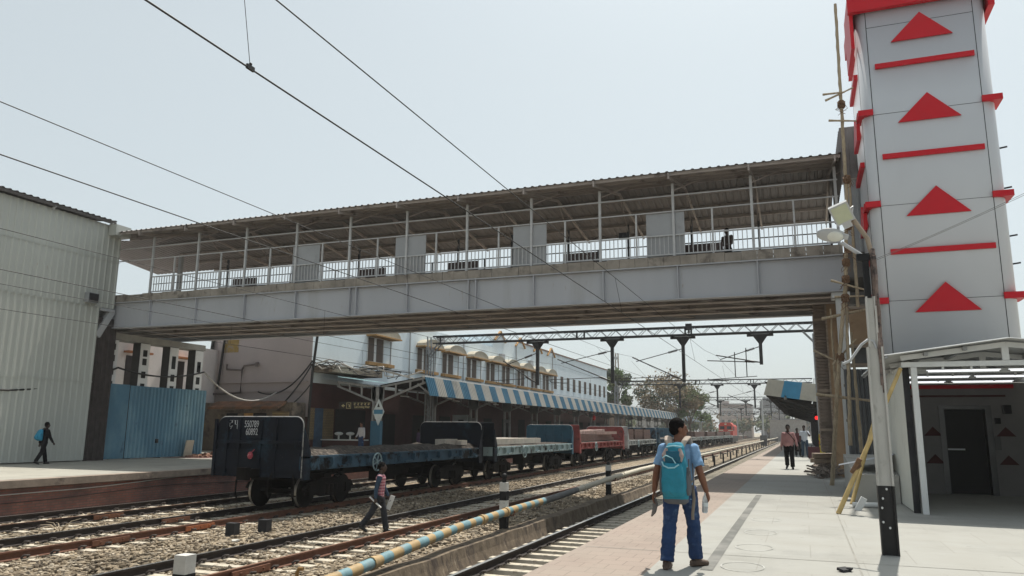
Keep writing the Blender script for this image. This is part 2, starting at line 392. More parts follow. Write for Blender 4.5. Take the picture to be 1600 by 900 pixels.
t4 = track(-19.4, 4, 420, 'track against the red wall of the far platform', ((rail_side, rail_top), (rail_side, rail_brown)), 11.5)
fish = M('fishplate_rust', (.30, .10, .04), .85, .25, 10)
for root, x, y in ((t3, -14.5, 16.0), (t3, -14.5, 13.3), (t3, -16.17, 16.9), (t4, -18.5, 16.8), (t2, -9.3, 11.6)):
    MB().box(x - .002, x + .03, y - .5, y + .5, -.985, -.875).tube([(x, y - .3, -.93), (x + .06, y - .3, -.93)], .025, 6).tube([(x, y + .3, -.93), (x + .06, y + .3, -.93)], .025, 6).tube([(x, y, -.93), (x + .06, y, -.93)], .025, 6).build('fishplate', fish if x > -15 and y > 15 else rust, root)

# low stone wall, striped water pipe and its posts
swall = M('rubble_wall', (.15, .115, .08), .95, .4, 4, b=1, bs=9, c2=(.06, .045, .035), t2=.52, s2=2.5, st=(1, 1, .5), c3=(.26, .21, .15), t3=.6, s3=7)
mb = MB(); n = 150
for face in (0,):
    vs = []; fs = []
    for i in range(n + 1):
        y = 7 + i * .35; top = -.86 + .05 * noise.noise((y * .7, 1, 0)) - (.05 if y > 30 else 0)
        a = .03 * noise.noise((y * 1.5, 4, 0))
        vs += [(-6.62 + a, y, -1.33), (-6.72 + a, y, -1.05), (-6.76 + a, y, top), (-7.06, y, top + .02), (-7.06, y, -1.33)]
    for i in range(n):
        for j in range(4): q = i * 5 + j; fs.append((q, q + 5, q + 6, q + 1))
    mb.add(vs, fs)
T(mb, 'stone_wall', swall, 'low rough stone wall beside the striped pipe and platform track', 'wall', (-6.8, 15, -1.3))
p_blue = M('pipe_blue', (.14, .25, .28), .6, .15, 6, c2=(.22, .25, .24), t2=.58); p_yel = M('pipe_ochre', (.36, .25, .12), .6, .15, 6, c2=(.2, .16, .11), t2=.58)
p_grey = M('pipe_grey', (.11, .11, .11), .7, .2, 4); p_cream = M('pipe_cream', (.5, .46, .37), .7, .1, 4)
def pz(y):
    T_ = [(4, -.95), (11, -.70), (13, -.58), (15.3, -.46), (18.3, -.40), (21.5, -.38), (28.5, -.22), (34.5, -.14), (60, -.1), (420, -.1)]
    for (a, za), (b, zc) in zip(T_, T_[1:]):
        if y <= b: return za + (zc - za) * (y - a) / (b - a)
    return -.1
root = E('water_pipe', 'long water pipe banded blue and yellow beside the platform track', 'pipe', (-6.9, 12, -.8))
mb = MB(); y = 6.0; k = 0
while y < 20.6:
    y2 = y + .33 + .05 * math.sin(k * 2.1); mb.tube([(-6.9, y, pz(y)), (-6.9, y2, pz(y2))], .095, 12, k % 2, caps=False); y = y2; k += 1
ys = [y, 22, 24.2]; mb.tube([(-6.9, q, pz(q)) for q in ys], .095, 12, 2, caps=False)
mb.tube([(-6.9, q, pz(q)) for q in (24.2, 28.5, 34.5, 60, 200, 300)], .095, 12, 3, caps=False)
mb.build('pipe_run', [p_blue, p_yel, p_grey, p_cream], root)
for q in (11.7, 16.4, 17.9, 25, 31): MB().tube([(-6.9, q - .06, pz(q)), (-6.9, q + .06, pz(q))], .115, 12).build('pipe_joint', p_yel if q < 20 else p_cream, root)
wb = M('worn_white', (.5, .49, .46), .8, .15, 6, c2=(.2, .19, .18), t2=.6, s2=5)
for i, (y, top, lab) in enumerate(((18.2, .42, 'black and white banded post holding the striped end of the pipe'), (29.2, .32, 'second black and white banded post, where the pipe is grey'), (42, .3, 'banded post along the pipe just behind the blue backpack'))):
    rt = E('banded_post', lab, 'post', (-7.02, y, -1.3), 'banded posts along the pipe')
    mb = MB(); hs_ = [(-1.3, -.45, 1), (-.45, -.16, 0), (-.16, .06, 1), (.06, .27, 0)]
    for a, b, m_ in hs_: mb.box(-7.15, -6.97, y - .09, y + .09, a, b, m_)
    mb.build('shaft', [wb, black_paint], rt); MB().tube([(-7.06, y, .27), (-7.06, y, top), ], .055, 8).ball((-7.06, y, top), .075).build('cap', black_paint, rt)
    MB().tube([(-6.97, y, pz(y) - .1), (-6.8, y, pz(y) - .11), (-6.78, y, pz(y))], .02, 6).build('pipe_bracket', rust, rt)
proto = None
for i in range(26):
    y = 50 + i * 7.5
    if not proto:
        proto = E('pipe_support', 'short dark post holding up the pale far run of pipe', 'post', (-6.9, y, -1.2), 'small posts under the far pipe', local=True)
        MB().box(-.07, .07, -.07, .07, -.1, .75).build('shaft', dark_steel, proto); MB().box(-.3, .3, -.05, .05, .75, .82).build('crossbar', dark_steel, proto)
    else: dup(proto, (-6.9, y, -1.2))
# low guard rail between the two nearer tracks far down the line
rt = E('guard_rail', 'low pale guard rail on dark posts running along the far line', 'railing', (-7.7, 70, -1.1))
MB().box(-7.74, -7.66, 42, 210, -.35, -.24).build('rail', p_cream, rt)
for i in range(24): MB().box(-7.75, -7.65, 43 + i * 7.1, 43.16 + i * 7.1, -1.2, -.2).build('post', dark_steel, rt)

# small markers standing in the ballast
rt = E('marker_stone', 'square concrete marker stone, white above and black below, in the foreground ballast', 'marker', (-8.85, 9.5, -1.1))
MB().box(-8.96, -8.74, 9.4, 9.62, -.60, -.33).build('top', wb, rt); MB().box(-8.965, -8.735, 9.395, 9.625, -1.2, -.60).build('base', black_paint, rt)
for x, y, h, lab in ((-13.05, 15.5, .34, 'short dark block beside the rusty fishplate, left of two'), (-12.7, 16.25, .36, 'short dark block in the ballast, right of two')):
    T(MB().prism([(x - .13, y - .1), (x + .13, y - .1), (x + .13, y + .1), (x - .13, y + .1)], 'Z', -1.05, -1.05 + h).box(x - .15, x + .15, y - .12, y + .12, -1.06, -1.0), 'track_block', dark_steel, lab, 'block', (x, y, -1.05), 'dark track blocks')
T(MB().tube([(-7.75, 10.8, -1.15), (-7.75, 10.8, -.72), (-7.72, 10.8, -.66), (-7.64, 10.8, -.66)], .03, 8), 'pipe_stub', M('rusty_pipe', (.30, .17, .06), .85, .3, 8), 'short rusty bent pipe stub standing in the ballast beside the striped pipe', 'pipe', (-7.75, 10.8, -1.1))
rnd = random.Random(9); mb = MB()
for i in range(9):
    a = rnd.uniform(0, 6.2); q = Vector((-17.4, 14.4, -1.0)); p1_ = q + Vector((math.cos(a) * .35, math.sin(a) * .5, rnd.uniform(.1, .3))); mb.tube([q + Vector((0, 0, -.03)), q.lerp(p1_, .5) + Vector((0, 0, .08)), p1_], [.014, .01, .005], 5)
T(mb, 'dry_twig', M('dry_twig', (.40, .33, .24), .9), 'dry pale twig lying between the two tracks by the far platform', 'twig', (-17.4, 14.4, -1))
pm_ = M('litter_paper', (.55, .54, .5), .8)
for x, y, z, lab in ((-12.2, 14.6, -.98, 'scrap of white litter in the ballast by the dark track blocks'), (-16.9, 12.9, -.98, 'scrap of white litter between the rails at the left edge'), (.35, 9.9, .004, 'small dark scrap lying on the platform floor')):
    T(MB().obox((x, y, z + .02), .14, .09, .03, Matrix.Rotation(.5 + x, 3, 'Z') @ Matrix.Rotation(.2, 3, 'X')).obox((x + .06, y + .03, z + .03), .07, .06, .02, Matrix.Rotation(1 + x, 3, 'Z')), 'litter', pm_ if z < 0 else dark_steel, lab, 'litter', (x, y, z))
# ------------------------------------------------------------------ footbridge
roof_m = M('roof_sheet', (.165, .15, .147), .6, .12, 1.2, c2=(.085, .075, .073), t2=.56, w2=.2, s2=.7)
girder_m = M('girder_paint', (.42, .43, .455), .55, .07, .5, c2=(.27, .26, .245), t2=.58, w2=.3, s2=.5, c3=(.30, .24, .19), t3=.64, s3=5, st=(1, 1, .16))
under_m = M('under_steel', (.36, .315, .29), .7, .15, 1.5, c2=(.15, .125, .115), t2=.56)
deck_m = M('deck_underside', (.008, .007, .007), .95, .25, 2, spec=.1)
kerb_m = M_brick('kerb_block', (.30, .27, .23), (.24, .21, .18), (.10, .09, .08), .55, .42, .02, axis='XZ', dirt=(.12, .10, .085), var=.7)
rail_paint = M('railing_paint', (.48, .485, .49), .5, .1, 3)
back_rail = M('dark_railing', (.06, .06, .065), .5, .2, 3)
panel_m = M('panel_sheet', (.34, .35, .365), .5, .08, 1.2, c2=(.24, .24, .24), t2=.55, w2=.25, s2=1.4)
BX0, BX1 = -34.0, 1.58
fb = E('footbridge', 'long grey steel footbridge with a sheet roof crossing all the tracks', 'footbridge', (-14, 27, 0))
for y, nm in ((27.0, 1), (32.3, -1)):
    mb = MB().box(BX0, BX1, y - .012, y + .012, 6.19, 7.36)
    mb.box(BX0, BX1, y - .17, y + .17, 6.15, 6.188).box(BX0, BX1, y - .17, y + .17, 7.362, 7.40)
    mb.build('girder', girder_m, fb)
for k in range(11):
    x = -1.15 - 2.72 * k
    for dx in ((0, .32) if k in (4, 6) else (0,)):
        MB().box(x + dx - .02, x + dx + .02, 26.84, 26.987, 6.192, 7.358).build('stiffener', girder_m, fb)
mb = MB()
for y in (28.35, 29.65, 30.95): mb.box(BX0, BX1, y - .17, y + .17, 6.2, 6.23).box(BX0, BX1, y - .012, y + .012, 6.23, 6.95)
mb.build('stringer', under_m, fb)
mb = MB()
for k in range(13):
    x = -30 + k * 2.6; mb.box(x - .05, x + .05, 27.02, 32.28, 6.95, 7.38)
    mb.bar((x, 27.1, 6.26), (x + 2.6, 29.7, 6.26), .07, .07).bar((x + 2.6, 29.7, 6.26), (x + 5.2, 32.2, 6.26), .07, .07) if k < 11 else 0
mb.build('cross_bracing', under_m, fb)
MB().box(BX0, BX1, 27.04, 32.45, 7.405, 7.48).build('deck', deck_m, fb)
mb = MB(); x = BX0; rnd = random.Random(5)
while x < BX1:
    L = rnd.uniform(.42, .6); h = 7.74 + rnd.uniform(-.03, .02); d = rnd.uniform(-.015, .015)
    mb.box(x, min(x + L - .012, BX1), 26.84 + d, 27.03, 7.405, h); x += L
mb.build('kerb', M('kerb_blocks', (.28, .25, .215), .95, .3, 1.3, b=.5, bs=20, c2=(.13, .11, .095), t2=.52, s2=1.5), fb)
NP = 12; PX = [1.5 - 2.745 * k for k in range(NP)]
for y, mt in ((27.10, rail_paint), (32.2, back_rail)):
    for x in PX: MB().box(x - .045, x + .045, y - .045, y + .045, 7.484, 10.52).build('post', mt, fb)
    for k in range(NP - 1):
        x1, x0 = PX[k] - .05, PX[k + 1] + .05; xm = (x0 + x1) / 2; mb = MB()
        for z in (7.86, 8.58): mb.box(x0, x1, y - .025, y + .025, z - .025, z + .025)
        mb.box(xm - .03, xm + .03, y - .03, y + .03, 7.5, 9.45)
        n = 17; bw_ = .014 if y < 30 else .022
        for i in range(1, n):
            xx = x0 + (x1 - x0) * i / n
            if abs(xx - xm) > .05: mb.box(xx - bw_, xx + bw_, y - bw_, y + bw_, 7.885, 8.555)
        if y > 30:
            mb.box(x0, x1, y + .03, y + .08, 8.72, 8.80).box(x0, x1, y + .03, y + .08, 8.95, 9.0)
        mb.build('railing', mt, fb)
    MB().box(BX0 + .1, BX1, y - .02, y + .02, 9.452, 9.492).build('frame_bar', mt, fb)
    if y < 30: MB().box(BX0 + .1, BX1, y - .075, y - .047, 10.03, 10.07).build('frame_bar', mt, fb)
for a, b in ((-5.0, -3.61), (-10.26, -8.88), (-15.51, -14.1), (-20.66, -19.26)):
    MB().box(a, b, 27.15, 27.18, 7.78, 9.45).build('panel', panel_m, fb)
# gabled roof
RX0, RX1 = -33.0, 1.72
ye, ze, yr, zr, yf, zf_ = 26.15, 10.66, 30.6, 11.62, 36.0, 11.0
s1 = Vector((0, yr - ye, zr - ze)); s2_ = Vector((0, yr - yf, zr - zf_))
mb = MB().corr((RX0, ye, ze), (1, 0, 0), RX1 - RX0, s1, s1.length, .3, .035, (0, -s1.z, s1.y))
mb.corr((RX0 - 4.6, yf, zf_), (1, 0, 0), RX1 - RX0 + 4.6, s2_, s2_.length, .3, .035, (0, s2_.z * -1, -s2_.y) if False else (0, .16, 1))
mb.build('roof', roof_m, fb)
mb = MB()
def roof_z(y): return ze + (zr - ze) * (y - ye) / (yr - ye) if y < yr else zf_ + (zr - zf_) * (yf - y) / (yf - yr)
for y in (26.3, 27.3, 28.4, 29.5, 31.5, 33.0, 34.4, 35.8): mb.box(RX0 + .05, RX1 - .05, y - .03, y + .03, roof_z(y) - .13, roof_z(y) - .015)
mb.build('purlin', under_m, fb)
for x in PX:
    mb = MB().bar((x, 26.2, ze - .19), (x, yr, zr - .19), .07, .1).bar((x, yr, zr - .19), (x, 35.9, zf_ - .19), .07, .1)
    mb.bar((x, 27.1, 10.5), (x, 29.0, roof_z(29) - .2), .05, .05).bar((x, 27.1, 10.25), (x + .9, 27.9, roof_z(27.9) - .2), .04, .04).bar((x, 32.2, 10.2), (x, 30.6, roof_z(30.6) - .2), .05, .05)
    mb.box(x - .03, x + .03, 26.13, 26.2, ze - .26, ze - .04)
    mb.build('rafter', under_m, fb)
# sheeted lobby end against the lift tower
mb = MB().corr((1.72, 26.6, 9.9), (0, 1, 0), 6, (0, 0, 1), 1.75, .25, .03, (-1, 0, 0)).corr((1.72, 26.6, 9.9), (1, 0, 0), 1.6, (0, 0, 1), 1.75, .25, .03, (0, -1, 0))
mb.box(1.72, 4.2, 26.62, 33, 11.66, 11.72).build('lobby_sheeting', roof_m, fb)
MB().corr((1.74, 26.75, 7.4), (1, 0, 0), .9, (0, 0, 1), 2.5, .22, .03, (0, -1, 0)).build('lobby_wall', M('galvanised', (.32, .33, .34), .45, .12, 2, metal=.3), fb)
mb = MB().box(1.58, 3.4, 26.9, 32.4, 6.6, 7.45).box(1.6, 3.2, 27.2, 32, 5.75, 6.15)
mb.build('landing_slab', M('landing', (.12, .115, .11), .9, .2, 2), fb)
MB().box(1.26, 1.57, 27.05, 27.36, 0, 6.14).box(1.14, 1.7, 26.95, 27.5, 5.95, 6.14).build('column', white_paint, fb)
MB().box(1.26, 1.57, 31.9, 32.3, 0, 6.14).build('column', grey_paint, fb)
# benches on the deck: only the tops of their brown backs clear the kerb
bm_ = M('bench_brown', (.075, .05, .045), .6, .2, 3)
bench = E('bench', '', 'bench', (0, 0, 7.48), 'benches on the footbridge', local=True)
MB().box(-.7, .7, -.02, .02, .45, 1.02).build('backrest', bm_, bench); MB().box(-.7, .7, .02, .42, .4, .45).build('seat', bm_, bench)
for sx in (-.62, .62): MB().box(sx - .03, sx + .03, .0, .4, 0, .4).build('leg', dark_steel, bench)
bl = [(-24.3, 'brown bench on the footbridge nearest the grey shed'), (-17.4, 'brown bench on the footbridge between the two leftmost grey panels'), (-13.0, 'brown bench on the footbridge right of its second grey panel from the left'), (-7.9, 'brown bench on the footbridge between the third and fourth grey panels'), (-3.1, 'brown bench on the footbridge just left of the standing person')]
for i, (x, lab) in enumerate(bl):
    o = bench if i == 0 else dup(bench, (x, 28.45, 7.48)); o.location = (x, 28.45, 7.48); o['label'] = lab
T(MB().box(-6.05, -5.75, 27.2, 27.3, 8.62, 8.85).box(-5.92, -5.88, 27.14, 27.2, 8.7, 8.76), 'meter_box', black_paint, 'small black box fixed to the footbridge railing left of a grey panel', 'box', (-5.9, 27.25, 8.6))

# ------------------------------------------------------------------ grey corrugated stair house on the left
shed_m = M('shed_sheet', (.46, .475, .44), .5, .05, .5, c2=(.38, .385, .35), t2=.58, w2=.25, s2=.6, st=(1, 1, .2), c3=(.33, .29, .24), t3=.67, s3=5)
sh = E('stair_house', 'tall pale grey corrugated stair house beside the left end of the footbridge', 'building', (-30.5, 10, 0))
mb = MB().corr((-30.5, -14, .05), (0, 1, 0), 40.0, (0, 0, 1), 7.0, .31, .035, (1, 0, 0)).corr((-30.5, -14, 7.05), (0, 1, 0), 40.8, (0, 0, 1), 3.98, .31, .035, (1, 0, 0))
mb.box(-38, -30.56, 25.9, 25.98, 0, 7.05).box(-38, -30.56, 26.7, 26.78, 7.05, 11.0).box(-38, -37.9, -14, 26.7, 0, 11.0)
mb.build('wall', shed_m, sh)
for z_ in (3.55, 7.0, 9.3): MB().box(-30.47, -30.452, -14, 26.0 if z_ < 7 else 26.82, z_, z_ + .025).build('wall_seam', shed_m, sh)
dark_roof = M('dark_roof', (.085, .075, .07), .7, .2, 2)
mb = MB(); u = Vector((-7.8, 0, .9))
mb.corr((-30.2, -14, 11.2), (0, 1, 0), 40.2, u, u.length, .31, .04, (.1, 0, 1)); mb.box(-30.3, -30.23, -14, 26.2, 11.05, 11.18)
mb.build('roof', dark_roof, sh)
mb = MB()
for y in range(-13, 27, 3): mb.bar((-30.45, y, 10.95), (-30.24, y, 11.1), .08, .08)
mb.build('eave_bracket', grey_paint, sh)
MB().box(-30.46, -29.98, 26.0, 26.85, 10.5, 11.02).build('flashing', shed_m, sh)
rt = MB().box(-31.5, -30.42, 26.0, 26.8, 6.9, 7.02).bar((-30.6, 26.05, 5.7), (-30.6, 26.75, 6.95), .22, .3).build('corner_brace', grey_paint, sh)
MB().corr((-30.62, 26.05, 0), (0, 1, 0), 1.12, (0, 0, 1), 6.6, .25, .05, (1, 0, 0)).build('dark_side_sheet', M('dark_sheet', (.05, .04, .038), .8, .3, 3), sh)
ba = E('stair_roof', 'second pitched sheet roof showing beyond the end of the stair house', 'roof', (-33, 36, 11))
mb = MB(); u = Vector((10.6, 0, -1.06)); mb.corr((-39.5, 33, 12.7), (0, 1, 0), 6, u, u.length, .31, .04, (0, 0, 1))
mb.build('roof_sheet', dark_roof, ba); MB().bar((-39, 33.1, 12.45), (-29.0, 33.1, 11.45), .12, .15).build('rafter', white_paint, ba)
for x in (-38.5, -33): MB().box(x - .1, x + .1, 33.1, 33.3, 7.3, 11.8).build('post', grey_steel, ba)
rt = E('junction_box', 'small grey junction box mounted high on the corrugated stair house wall', 'box', (-30.4, 25.4, 7.1))
MB().box(-30.46, -30.2, 25.1, 25.65, 7.15, 7.6).build('case', grey_steel, rt); MB().box(-30.2, -30.18, 25.13, 25.62, 7.18, 7.57).build('door', dark_steel, rt)

# black and white pillars under the left end
pil = M('pillar_concrete', (.075, .07, .068), .9, .2, 2)
pil_w = M('pillar_white', (.78, .78, .77), .6, .05, 2, c2=(.6, .59, .57), t2=.6, w2=.2)
sqm = M('pillar_black', (.012, .012, .013), .7, .2, 4)
labs = ['concrete pillar with black squares beside the dark sheet of the stair house', 'second black and white pillar from the stair house', 'third black and white pillar from the stair house', 'end pillar with black squares above the lighter end of the blue fence']
for i, y in enumerate((27.35, 29.28, 31.2, 33.02)):
    rt = E('pillar', labs[i], 'pillar', (-31.25, y, 0), 'pillars under the footbridge end')
    MB().box(-31.42, -30.93, y - .3, y + .3, 0, 5.7).build('shaft', pil, rt)
    MB().box(-30.927, -30.90, y - .29, y + .29, 0, 5.68).build('white_face', pil_w, rt)
    for z in (3.55, 4.15, 4.8, 5.35 - i * .12): MB().box(-30.899, -30.89, y - .13, y + .13, z - .15 - i * .05, z + .15 - i * .02).build('black_square', sqm, rt)
T(MB().box(-31.7, -30.88, 26.6, 33.4, 5.71, 6.02), 'concrete_beam', concrete, 'concrete beam lying across the four black and white pillars', 'beam', (-31.2, 30, 5.7))
blue_m = M('blue_sheet', (.11, .24, .33), .55, .12, .8, c2=(.26, .41, .47), t2=.5, w2=.25, s2=.35, c3=(.06, .13, .19), t3=.62, s3=2, st=(1, 1, .5))
rt = E('blue_fence', 'blue corrugated sheet fence standing below the black and white pillars', 'fence', (-30.8, 30, 0))
MB().corr((-30.8, 27.2, .04), (0, 1, 0), 1.25, (0, 0, 1), 3.53, .07, .02, (1, 0, 0)).build('door_sheet', blue_m, rt)
MB().corr((-30.8, 28.5, .04), (0, 1, 0), 5.15, (0, 0, 1), 3.5, .23, .07, (1, 0, 0), zig=True).build('sheet', blue_m, rt)
MB().box(-30.9, -30.82, 27.2, 33.6, 2.9, 2.96).box(-30.9, -30.82, 27.2, 33.6, .5, .56).build('rail', dark_steel, rt)
MB().box(-30.76, -30.70, 30.3, 30.45, .75, .95).build('hole', sqm, rt)
T(MB().obox((-30.45, 32.3, .45), .05, .55, .85, Matrix.Rotation(.15, 3, 'Y')), 'board', M('cream_board', (.5, .45, .36), .8), 'pale cream board leaning on the blue fence', 'board', (-30.45, 32.3, 0))
rb = M('rubble_red', (.30, .17, .12), .95, .4, 5, b=.5, bs=20)
mb = MB(); rnd = random.Random(2)
for i in range(160):
    r = rnd.random() ** .5; a = rnd.uniform(0, 6.28); x = -29.7 + 1.0 * r * math.cos(a); y = 33.6 + 1.9 * r * math.sin(a)
    mb.obox((x, y, .05 + .22 * (1 - r) * rnd.random()), rnd.uniform(.1, .28), rnd.uniform(.08, .2), .08, Matrix.Rotation(rnd.uniform(0, 3), 3, 'Z') @ Matrix.Rotation(rnd.uniform(-.5, .5), 3, 'X'))
T(mb, 'rubble_heap', rb, 'heap of broken brick at the foot of the blue fence', 'rubble', (-29.7, 33.6, 0))
S(MB().quad((-30.7, 30.8, .005), (-28.6, 31.4, .005), (-27.8, 36.5, .005), (-30.7, 36.5, .005)), 'red_floor_patch', M('red_patch', (.17, .085, .08), .9, .2, 2, c2=(.28, .25, .22), t2=.55))
# house beyond the pillars
ho = E('low_house', 'pinkish white house with orange window hoods beyond the pillars', 'building', (-40, 34, 0))
pw = M('pink_white', (.78, .72, .70), .85, .05, .8, c2=(.62, .56, .54), t2=.58, w2=.2)
MB().box(-47, -39, 24, 46, -.05, 7.0).build('wall', pw, ho)
og = M('orange_trim', (.42, .17, .07), .8, .15, 3)
for y in (32.4, 36.2, 39.6):
    f_ = MB().box(-38.99, -38.95, y - .7, y + .7, 3.9, 5.9).build('window', M('window_dark', (.04, .03, .028), .4), ho) if y < 33 else f_
    if y > 33: f_ = MB().box(-38.99, -38.95, y - .7, y + .7, 3.9, 5.9).build('window', f_.data.materials[0], ho)
    MB().box(-38.95, -38.5, y - .95, y + .95, 6.05, 6.17).build('hood', og, f_)
    MB().box(-38.95, -38.93, y - .04, y + .04, 3.9, 5.9).build('mullion', og, f_)
# ------------------------------------------------------------------ station building
pink = M('pink_plaster', (.46, .40, .39), .9, .06, .5, c2=(.36, .31, .30), t2=.55, w2=.3, s2=.35, c3=(.26, .23, .22), t3=.66, s3=1.6, b=.1, bs=8)
whiteb = M('white_wall', (.70, .78, .82), .85, .05, .6, c2=(.56, .62, .645), t2=.56, w2=.25, s2=.5, st=(1, 1, .35))
shut = M('brown_shutter', (.085, .06, .045), .7, .2, 2, st=(1, 8, 1))
ochre = M('ochre_sill', (.42, .24, .09), .8, .2, 4)
maroon = M('maroon_wall', (.07, .026, .024), .8, .2, 1.5)
BXF = -31.0
sb = E('station_building', 'long white and pink station building with hooded windows behind the wagons', 'building', (BXF, 60, 0))
MB().box(-39.6, BXF, 43.5, 76, 4.6, 10.35).build('wall', whiteb, sb)
MB().box(-39.6, BXF - .005, 43.44, 43.497, 2.3, 10.4).build('end_wall', pink, sb)
mb = MB().box(-39.55, -31.2, 43.3, 43.44, 4.62, 4.72).box(-39.55, -31.2, 43.36, 43.44, 4.0, 4.05)
mb.build('ledge', pink, sb)
MB().box(-45, BXF, 76, 128, 4.6, 11.7).box(-38, -33.5, 80, 92, 11.7, 12.4).build('wall', whiteb, sb)
MB().box(-45.2, BXF + .12, 84, 128.2, 11.7, 11.85).build('coping', M('brown_coping', (.22, .14, .11), .8), sb)
for y in (78, 84.5, 91, 96.5):
    MB().bar((BXF + .1, y - 1.6, 11.2), (BXF + .1, y, 12.3), .25, .14).bar((BXF + .1, y, 12.3), (BXF + .1, y + 1.6, 11.2), .25, .14).build('gable_trim', ochre, sb)
    MB().prism([(y - 1.5, 11.2), (y + 1.5, 11.2), (y, 12.2)], 'X', BXF - .2, BXF + .06).build('gable', whiteb, sb)
# ground floor
MB().box(-39, BXF - .02, 43.55, 128, 0, 4.59).build('ground_floor', maroon, sb)
yb = M_brick('yellow_tile', (.30, .22, .10), (.25, .18, .09), (.12, .09, .06), .22, .11, .015, axis='YZ', dirt=(.12, .08, .04), var=.5)
for a, b in ((43.6, 44.1), (45.1, 46.4)): MB().box(BXF, BXF + .04, a, b, .8, 2.9).build('tile_panel', yb, sb)
bdoor = M('blue_door', (.04, .085, .15), .6, .2, 3); dk = M('dark_opening', (.012, .01, .01), .9)
MB().box(BXF, BXF + .05, 44.12, 45.08, .05, 2.9).build('door', bdoor, sb)
MB().box(BXF, BXF + .03, 46.6, 50.6, .05, 2.9).build('doorway', dk, sb)
for k in range(14): MB().box(BXF, BXF + .03, 53 + k * 5.2, 55.2 + k * 5.2, .05, 2.7).build('doorway', dk, sb)
# windows with arched hoods
def arch_hood(y, z, wd):
    mb = MB(); n = 8; pr = []
    for i in range(n + 1):
        a = PI * i / n; pr.append((y - math.cos(a) * wd / 2, z + math.sin(a) * .75))
    inn = [(y - math.cos(PI * i / n) * (wd / 2 - .08), z + math.sin(PI * i / n) * .66) for i in range(n + 1)]
    for i in range(n):
        poly = [pr[i], pr[i + 1], inn[i + 1], inn[i]]
        mb.prism(poly, 'X', BXF + .002, BXF + .85)
    mb.prism(inn + [], 'X', BXF + .78, BXF + .83)
    return mb
hoodm = M('hood_cream', (.42, .38, .30), .85, .12, 3)
for y in (52.3, 60.4, 65.4, 71.0, 76.0, 80.6, 85.5, 90.4, 95.0):
    wd = 3.7; f_ = MB().box(BXF, BXF + .04, y - wd / 2, y + wd / 2, 6.62, 8.55).build('window', white_paint, sb)
    for a, b in ((-.47, -.25), (-.14, .13)): MB().box(BXF + .04, BXF + .07, y + a * wd, y + b * wd, 6.68, 8.5).build('shutter', shut, f_)
    MB().box(BXF + .04, BXF + .06, y + .17 * wd, y + .43 * wd, 6.68, 8.5).build('pane', whiteb, f_)
    MB().box(BXF + .04, BXF + .1, y + .44 * wd, y + .47 * wd, 6.62, 8.5).build('frame_edge', grey_steel, f_)
    MB().box(BXF, BXF + .3, y - wd * .54, y + wd * .54, 6.36, 6.61).build('sill', ochre, f_)
    arch_hood(y, 8.62, wd * 1.06).build('hood', hoodm, f_)
    MB().box(BXF + .02, BXF + .9, y - wd * .55, y + wd * .55, 8.56, 8.66).build('hood_edge', ochre, f_)
for k in range(10):
    y = 98.6 + k * 3.05; f_ = MB().box(BXF, BXF + .03, y - .62, y + .62, 7.0, 8.85).build('window', shut, sb)
    MB().box(BXF + .03, BXF + .05, y - .03, y + .03, 7.0, 8.85).build('mullion', dark_steel, f_)
for y in (57.2, 68.3, 83.2, 97.2): MB().tube([(BXF + .08, y, 4.9), (BXF + .08, y, 10.2 if y < 76 else 11.6)], .06, 8).build('downpipe', grey_paint, sb)
for y, z in ((62.9, 9.4), (78.3, 9.2), (88.0, 9.3)): MB().box(BXF + .01, BXF + .4, y - .45, y + .45, z, z + .6).build('cooler_unit', grey_paint, sb)
# pipes on the pink end wall
ppm = M('drain_pipe', (.17, .14, .13), .7, .2, 4)
mb = MB().tube([(-38.0, 43.3, 5.95), (-38.0, 43.3, 5.6), (-36.65, 43.3, 5.5), (-36.65, 43.3, 3.95), (-39.3, 43.3, 3.85)], .07, 8).tube([(-36.65, 43.3, 5.55), (-36.5, 43.3, 5.8), (-35.5, 43.3, 5.9)], .07, 8).tube([(-35.4, 43.3, 5.75), (-35.4, 43.3, 6.02)], .12, 8)
mb.build('drain_pipe', ppm, sb)
for x in (-38.3, -39.3): MB().tube([(x + .2, 43.25, 10.2), (x - .35, 43.25, 4.2)], .13 if x < -39 else .08, 8).build('downpipe', wire_mat, sb)
MB().box(-38.6, -37.2, 43.42, 43.438, 6.8, 7.9).build('peeled_patch', M('yellow_patch', (.38, .26, .09), .9, .3, 2, c2=(.3, .26, .25), t2=.5, s2=2), sb)
# rough canopy slab and cable clutter on the corner
slab = M('stained_slab', (.20, .165, .125), .9, .3, 1.2, c2=(.09, .075, .06), t2=.5, s2=1.5)
MB().box(-30.99, -29.4, 43.6, 50.2, 5.3, 5.75).build('side_slab', slab, sb)
# low brown outbuilding at the foot of the pink wall
ob = E('outbuilding', 'stained low outbuilding with a rusty brown shade along the pink wall', 'building', (-36, 42, 0))
MB().box(-39.8, -31.1, 41.8, 43.2, 0, 3.2).build('wall', M('stained_wall', (.16, .13, .10), .9, .4, .9, c2=(.06, .05, .045), t2=.5, s2=.9, c3=(.30, .22, .09), t3=.62, s3=1.5), ob)
MB().prism([(41.0, 2.75), (41.9, 3.15), (41.9, 3.3), (41.0, 2.9)], 'X', -37.3, -31.6).build('shade', M('rust_brown', (.18, .085, .045), .85, .3, 2, c2=(.09, .06, .04), t2=.5), ob)
for x, wd in ((-38.8, .8), (-35.9, .9), (-33.6, 1.0)): MB().box(x - wd / 2, x + wd / 2, 41.74, 41.795, .9, 2.5).build('opening', dk, ob)
MB().box(-34.9, -34.2, 41.73, 41.795, .9, 2.5).build('shutter', ochre, ob)
MB().box(-32.6, -31.3, 41.73, 41.795, .2, 2.6).build('tile_panel', yb, ob)
for i, z in enumerate((1.9, 2.15)): MB().box(-32.5, -31.6, 41.70, 41.729, z, z + .16).build('name_plate', dark_steel, ob)
